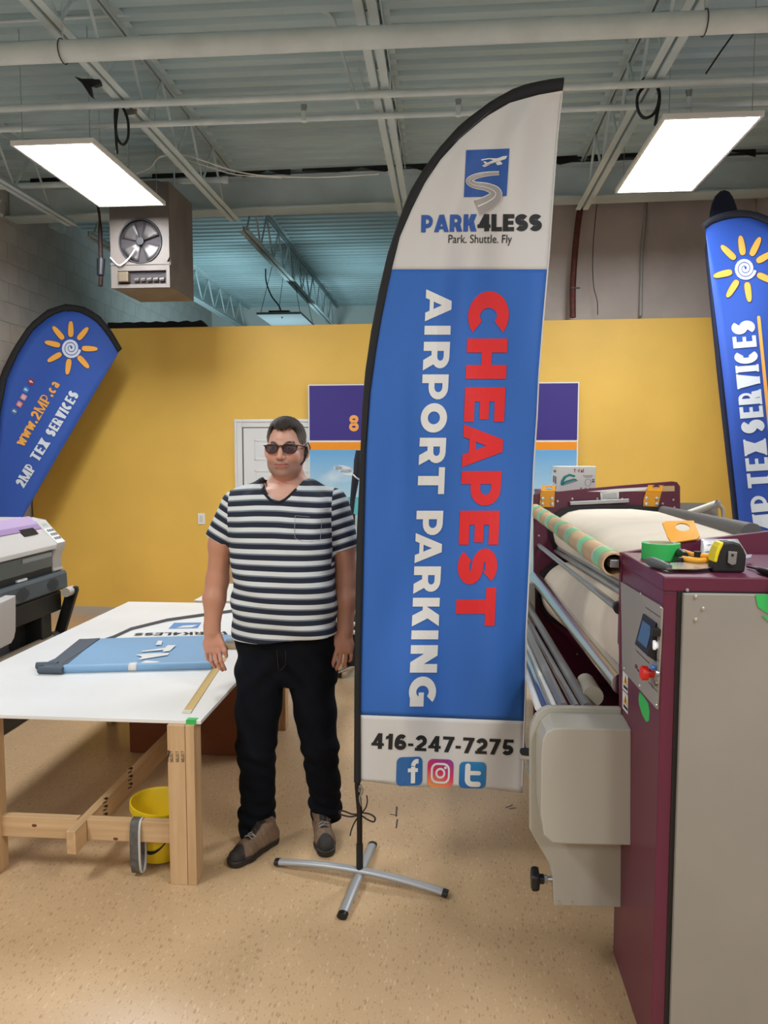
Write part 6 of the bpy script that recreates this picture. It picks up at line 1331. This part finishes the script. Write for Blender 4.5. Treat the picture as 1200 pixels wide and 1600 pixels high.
def trimmed(x, y, z):
    d = (hemz+x/.24*.017+.0025*np.sin(x*23))-z
    for (a, b_), c in ():
        ax = (b_-a)/np.linalg.norm(b_-a); e = b_+ax*c; t = (x-e[0])*ax[0]+(y-e[1])*ax[1]+(z-e[2])*ax[2]; near = np.abs(x-b_[0]) < .13; out = (x < W(362, 0)[0]) if a[0] < 0 else (x > W(521, 0)[0])
        rad = np.sqrt((x-e[0])**2+(y-e[1])**2+(z-e[2])**2)
        d = np.where(near & out & (rad < .16), np.maximum(d, t), d)
    # neck opening: a tilted disc cut
    nx, nz = W(444, 760)[0], W(0, 748)[2]
    d = np.maximum(d, (z-neckz(np.abs(x-nx)/.102, y))*.7)
    return d
sh.cut(trimmed)
shirt = sh.build('t_shirt', attr_mat('striped_jersey', 'stripe', .85, ramp=[(0, (116, 126, 136)), (.11, (112, 122, 132)), (.135, (26, 32, 50)), (.575, (26, 32, 50)), (.605, (214, 218, 218)), (.97, (210, 214, 214)), (1.0, (116, 126, 136))], bump=(300, .12)), man, 2)
V = verts(shirt); per = 15.8*PXM
pyv = (W(0, 900)[2]-V[:, 2])/PXM+900; pxv = (V[:, 0]-W(447, 900)[0])/PXM+447
sag = 2.2*np.sin((pxv-380)*.034)*np.clip((900-pyv)/100, 0, 1)-(pxv-445)*.045*np.clip((pyv-860)/80, 0, 1)
s_t = (pyv+sag-764)/15.8
st_ = -s_t*1.0
def sleeve(a, b_, ph):
    ax = (b_-a)/np.linalg.norm(b_-a); return -((V-a) @ ax/PXM/15.0+ph)
me = shirt.data; nl_ = len(me.loops); li = np.empty(nl_, np.int32); me.loops.foreach_get('vertex_index', li)
fc = V[li].reshape(-1, 4, 3).mean(1) if nl_ == 4*len(me.polygons) else None
fpx = np.repeat((fc[:, 0]-W(447, 900)[0])/PXM+447, 4); fpy = np.repeat((W(0, 900)[2]-fc[:, 2])/PXM+900, 4)
slL, slR = sleeve(sL[0], sL[1], .55), sleeve(sRr[0], sRr[1], .15)
cv_ = np.where((fpx < 362.5) & (fpy < 870), slL[li], np.where((fpx > 521.5) & (fpy < 880), slR[li], st_[li]))
at_ = me.attributes.new('stripe', 'FLOAT', 'CORNER'); at_.data.foreach_set('value', np.ascontiguousarray(40-cv_, np.float32))
# neckband, pocket, sleeve seams
from mathutils.bvhtree import BVHTree
from mathutils.kdtree import KDTree
bv = BVHTree.FromObject(shirt, bpy.context.evaluated_depsgraph_get()); nx = W(444, 760)[0]
def onshirt(x, z, o=.002):
    h = bv.ray_cast(Vector((x, -1, z)), Vector((0, 1, 0)))[0]; return Vector((x, (h.y if h else .0)-o, z))
nbp = []
for k in range(25):
    x = nx-.099+.198*k/24; z = float(neckz(abs(x-nx)/.102, -.1))-.006; p = onshirt(x, z, -.002); e_ = abs(k-12)/12
    if e_ > .75: p.y = max(p.y, -.02+.10*(e_-.75))
    nbp.append(p+PO)
for k in range(1, 12): a = math.pi*k/12; nbp.append(Vector((nx+.099*math.cos(a), .02+.10*math.sin(a), W(0, 748)[2]-.006-.016*math.sin(a)))+PO)
B().tube(nbp, .0065, 8, True).build('neckband', mat('neckband_black', (20, 20, 24), .85), man, smooth=80)

m_seam = mat('seam_thread', (150, 156, 164), .8)
for pts in ([(472, 801), (491, 803), (510, 806), (509, 822), (508, 838)], [(472, 801), (472, 822), (473, 834), (483, 839), (496, 840), (508, 838)]):
    B().tube([onshirt(W(x, y)[0], W(0, y)[2], .0012)+PO for x, y in pts], .0011, 5).build('pocket_seam', m_seam, man)
# ---- jeans
jn = SDF((-.36, -.34, .03), (.34, .34, 1.10), .0062)
yj = [(975, 368, 524), (1000, 366, 526), (1030, 367, 525), (1052, 368, 524), (1066, 370, 523)]
jn.rings([W(0, y)[2] for y, a, b_ in yj], [W((a+b_)/2, y)[0] for y, a, b_ in yj], [(b_-a)/2*PXM for y, a, b_ in yj], [-.005, -.002, .002, .005, .008], [.155, .158, .15, .135, .12], 2.3, .03)
jn.chain([W(409, 1045, .0), W(404, 1110, -.01), W(402, 1168, -.02), W(403, 1225, .0), W(401, 1275, .01), W(401, 1313, .0)], [.115, .098, .086, .076, .077, .081], .02)
jn.chain([W(484, 1045, .01), W(491, 1110, .02), W(497.5, 1168, .03), W(502, 1225, .06), W(504, 1270, .09), W(506, 1301, .09)], [.112, .094, .083, .074, .070, .064], .02)
ix, g = jn.sl(jn.lo, jn.lo+jn.h*jn.n); x, y, z = g; nr = lambda zc, w_: np.exp(-((z-zc)/w_)**2)
zk = W(0, 1180)[2]; za = W(0, 1275)[2]
jn.F[ix] += (.0045*np.sin(z*85+x*30+y*15)*nr(zk, .09)+.006*np.sin(z*105+x*24-y*18)*nr(za, .10)+.003*np.sin(z*40+x*60)+.004*np.sin((z*.8+np.abs(x)*.9)*60)*nr(W(0, 1045)[2], .09)).astype(np.float32)
hl, hr2 = W(401, 1310)[2], W(506, 1297)[2]
jn.cut(lambda x, y, z: np.where(x < W(452, 1250)[0], hl+.010*np.sin(y*16)-z-(y*.10), hr2+.006*np.sin(y*20)-z-((y-.09)*.10)))
jn.cut(lambda x, y, z: z-W(0, 977)[2])
jeans = jn.build('jeans', mat('dark_denim', (12, 15, 22), .9, spec=.15, noise=(5, .25), bump=(420, .12)), man, 2)
kj = KDTree(len(jeans.data.vertices)); VJ = verts(jeans); [kj.insert(Vector(v), i) for i, v in enumerate(VJ)]; kj.balance()
def onj(px, py, o=.002):
    p = Vector(W(px, py, -.14)); 
    c, i, d_ = kj.find(p); q = Vector((p.x, c.y-o, p.z)); return q+PO
B().tube([onj(443.5, y) for y in range(1003, 1036, 3)], .0016, 5).build('fly_stitching', mat('stitch_tan', (40, 32, 30), .8), man); B().tube([onj(443.5+a, b_) for a, b_ in ((13, 1004), (13, 1018), (11, 1028), (6, 1034), (1, 1037))], .0012, 5).build('fly_stitching', mat('stitch_tan', (40, 32, 30), .8), man)

# ---- shoes
m_up = mat('shoe_brown', (118, 94, 74), .75, noise=(34, .35), bump=(120, .3)); m_toe = mat('shoe_rubber', (34, 30, 28), .5, bump=(90, .3)); m_lace = mat('lace_black', (20, 19, 20), .8); m_ll = mat('lace_edge', (150, 142, 132), .6)
def shoe(toe, heel, nm, wd=.047):
    tp, hp = atZ(*toe, .0)-PO, atZ(*heel, .0)-PO; ax = (tp-hp).normalized(); Ls = .29; hp = tp-ax*Ls; sd = Vector((ax.y, -ax.x, 0)); O = hp
    def q(u, v, z): p = O+ax*(u*Ls)+sd*v; return np.array((p.x, p.y, z))
    lo = np.minimum(q(0, 0, 0), q(1, 0, 0))-.08; hi = np.maximum(q(0, 0, 0), q(1, 0, 0))+.08; lo[2] = -.005; hi[2] = .17
    so = SDF(lo, hi, .004)
    for u0, u1, r0, r1 in ((.13, .35, .037, .036), (.35, .68, .036, .048), (.68, .86, .048, .042)): so.cone(q(u0, 0, .02), q(u1, 0, .02), r0, r1, .01)
    so.cut(lambda x, y, z: np.maximum(.001-z, z-.030)); sole = so.build('shoe_sole', m_toe, man, 1)
    up = SDF(lo, hi, .004)
    up.cone(q(.13, 0, .045), q(.38, 0, .045), .035, .036, .02); up.cone(q(.38, 0, .045), q(.68, .0, .036), .037, .043, .02, ); up.cone(q(.68, 0, .036), q(.86, 0, .030), .043, .036, .02)
    up.cone(q(.18, 0, .05), q(.24, 0, .105), .036, .044, .03); up.cone(q(.30, 0, .095), q(.62, 0, .058), .032, .026, .02)
    up.cut(lambda x, y, z: np.maximum(.024-z, z-.125)); u_ = up.build(nm, attr_mat('shoe_leather_'+nm, 'leather', .7, bump=(110, .35)), man, 1)
    V = verts(u_); D = V-np.array(hp); uu = (D @ np.array(ax))/Ls; vv = D @ np.array(sd); c0, c1 = np.array(L3((126, 100, 78))[:3]), np.array(L3((40, 34, 30))[:3])
    n1 = .5+.5*np.sin(V[:, 0]*190+V[:, 2]*90)*np.sin(V[:, 1]*170); tc_ = np.clip((uu-.80+.05*np.cos(vv*45))/.02, 0, 1); tg = np.clip((.018-np.abs(vv))/.004, 0, 1)*(uu > .28)*(uu < .66)*(V[:, 2] > .06)*.9; lowb = np.clip((.04-V[:, 2])/.008, 0, 1)*.7
    f = np.clip(np.maximum(np.maximum(tc_, tg), lowb)+.25*n1, 0, 1)[:, None]; setattr_(u_, 'leather', np.concatenate([c0*(1-f)+c1*f, np.ones((len(V), 1))], 1), True)
    kk = KDTree(len(V)); [kk.insert(Vector(v), i) for i, v in enumerate(V)]; kk.balance()
    def top(u, v):
        p = Vector(q(u, v, .12)); best = None
        c = kk.find(Vector(q(u, v, .085)))[0]; return Vector((p.x, p.y, c.z+.003))+PO
    lb = B()
    for i, u in enumerate((.40, .47, .54, .61)):
        lb.tube([top(u, v) for v in (-.024, -.012, 0, .012, .024)], .0026, 6)
        if i: lb.tube([top(u-.07+.07*t, -.022+.044*t) for t in (0, .33, .66, 1)], .0024, 6)
    lb.tube([top(.40, .0), top(.38, .02)+Vector((0, 0, .006)), top(.42, .035)], .0024, 6); lb.tube([top(.40, .0), top(.38, -.02)+Vector((0, 0, .006)), top(.42, -.035)], .0024, 6)
    lb.build('shoe_laces', m_ll, man, smooth=80)
shoe((359, 1357), (424, 1318), 'shoe'); shoe((511, 1341), (503, 1304), 'shoe')
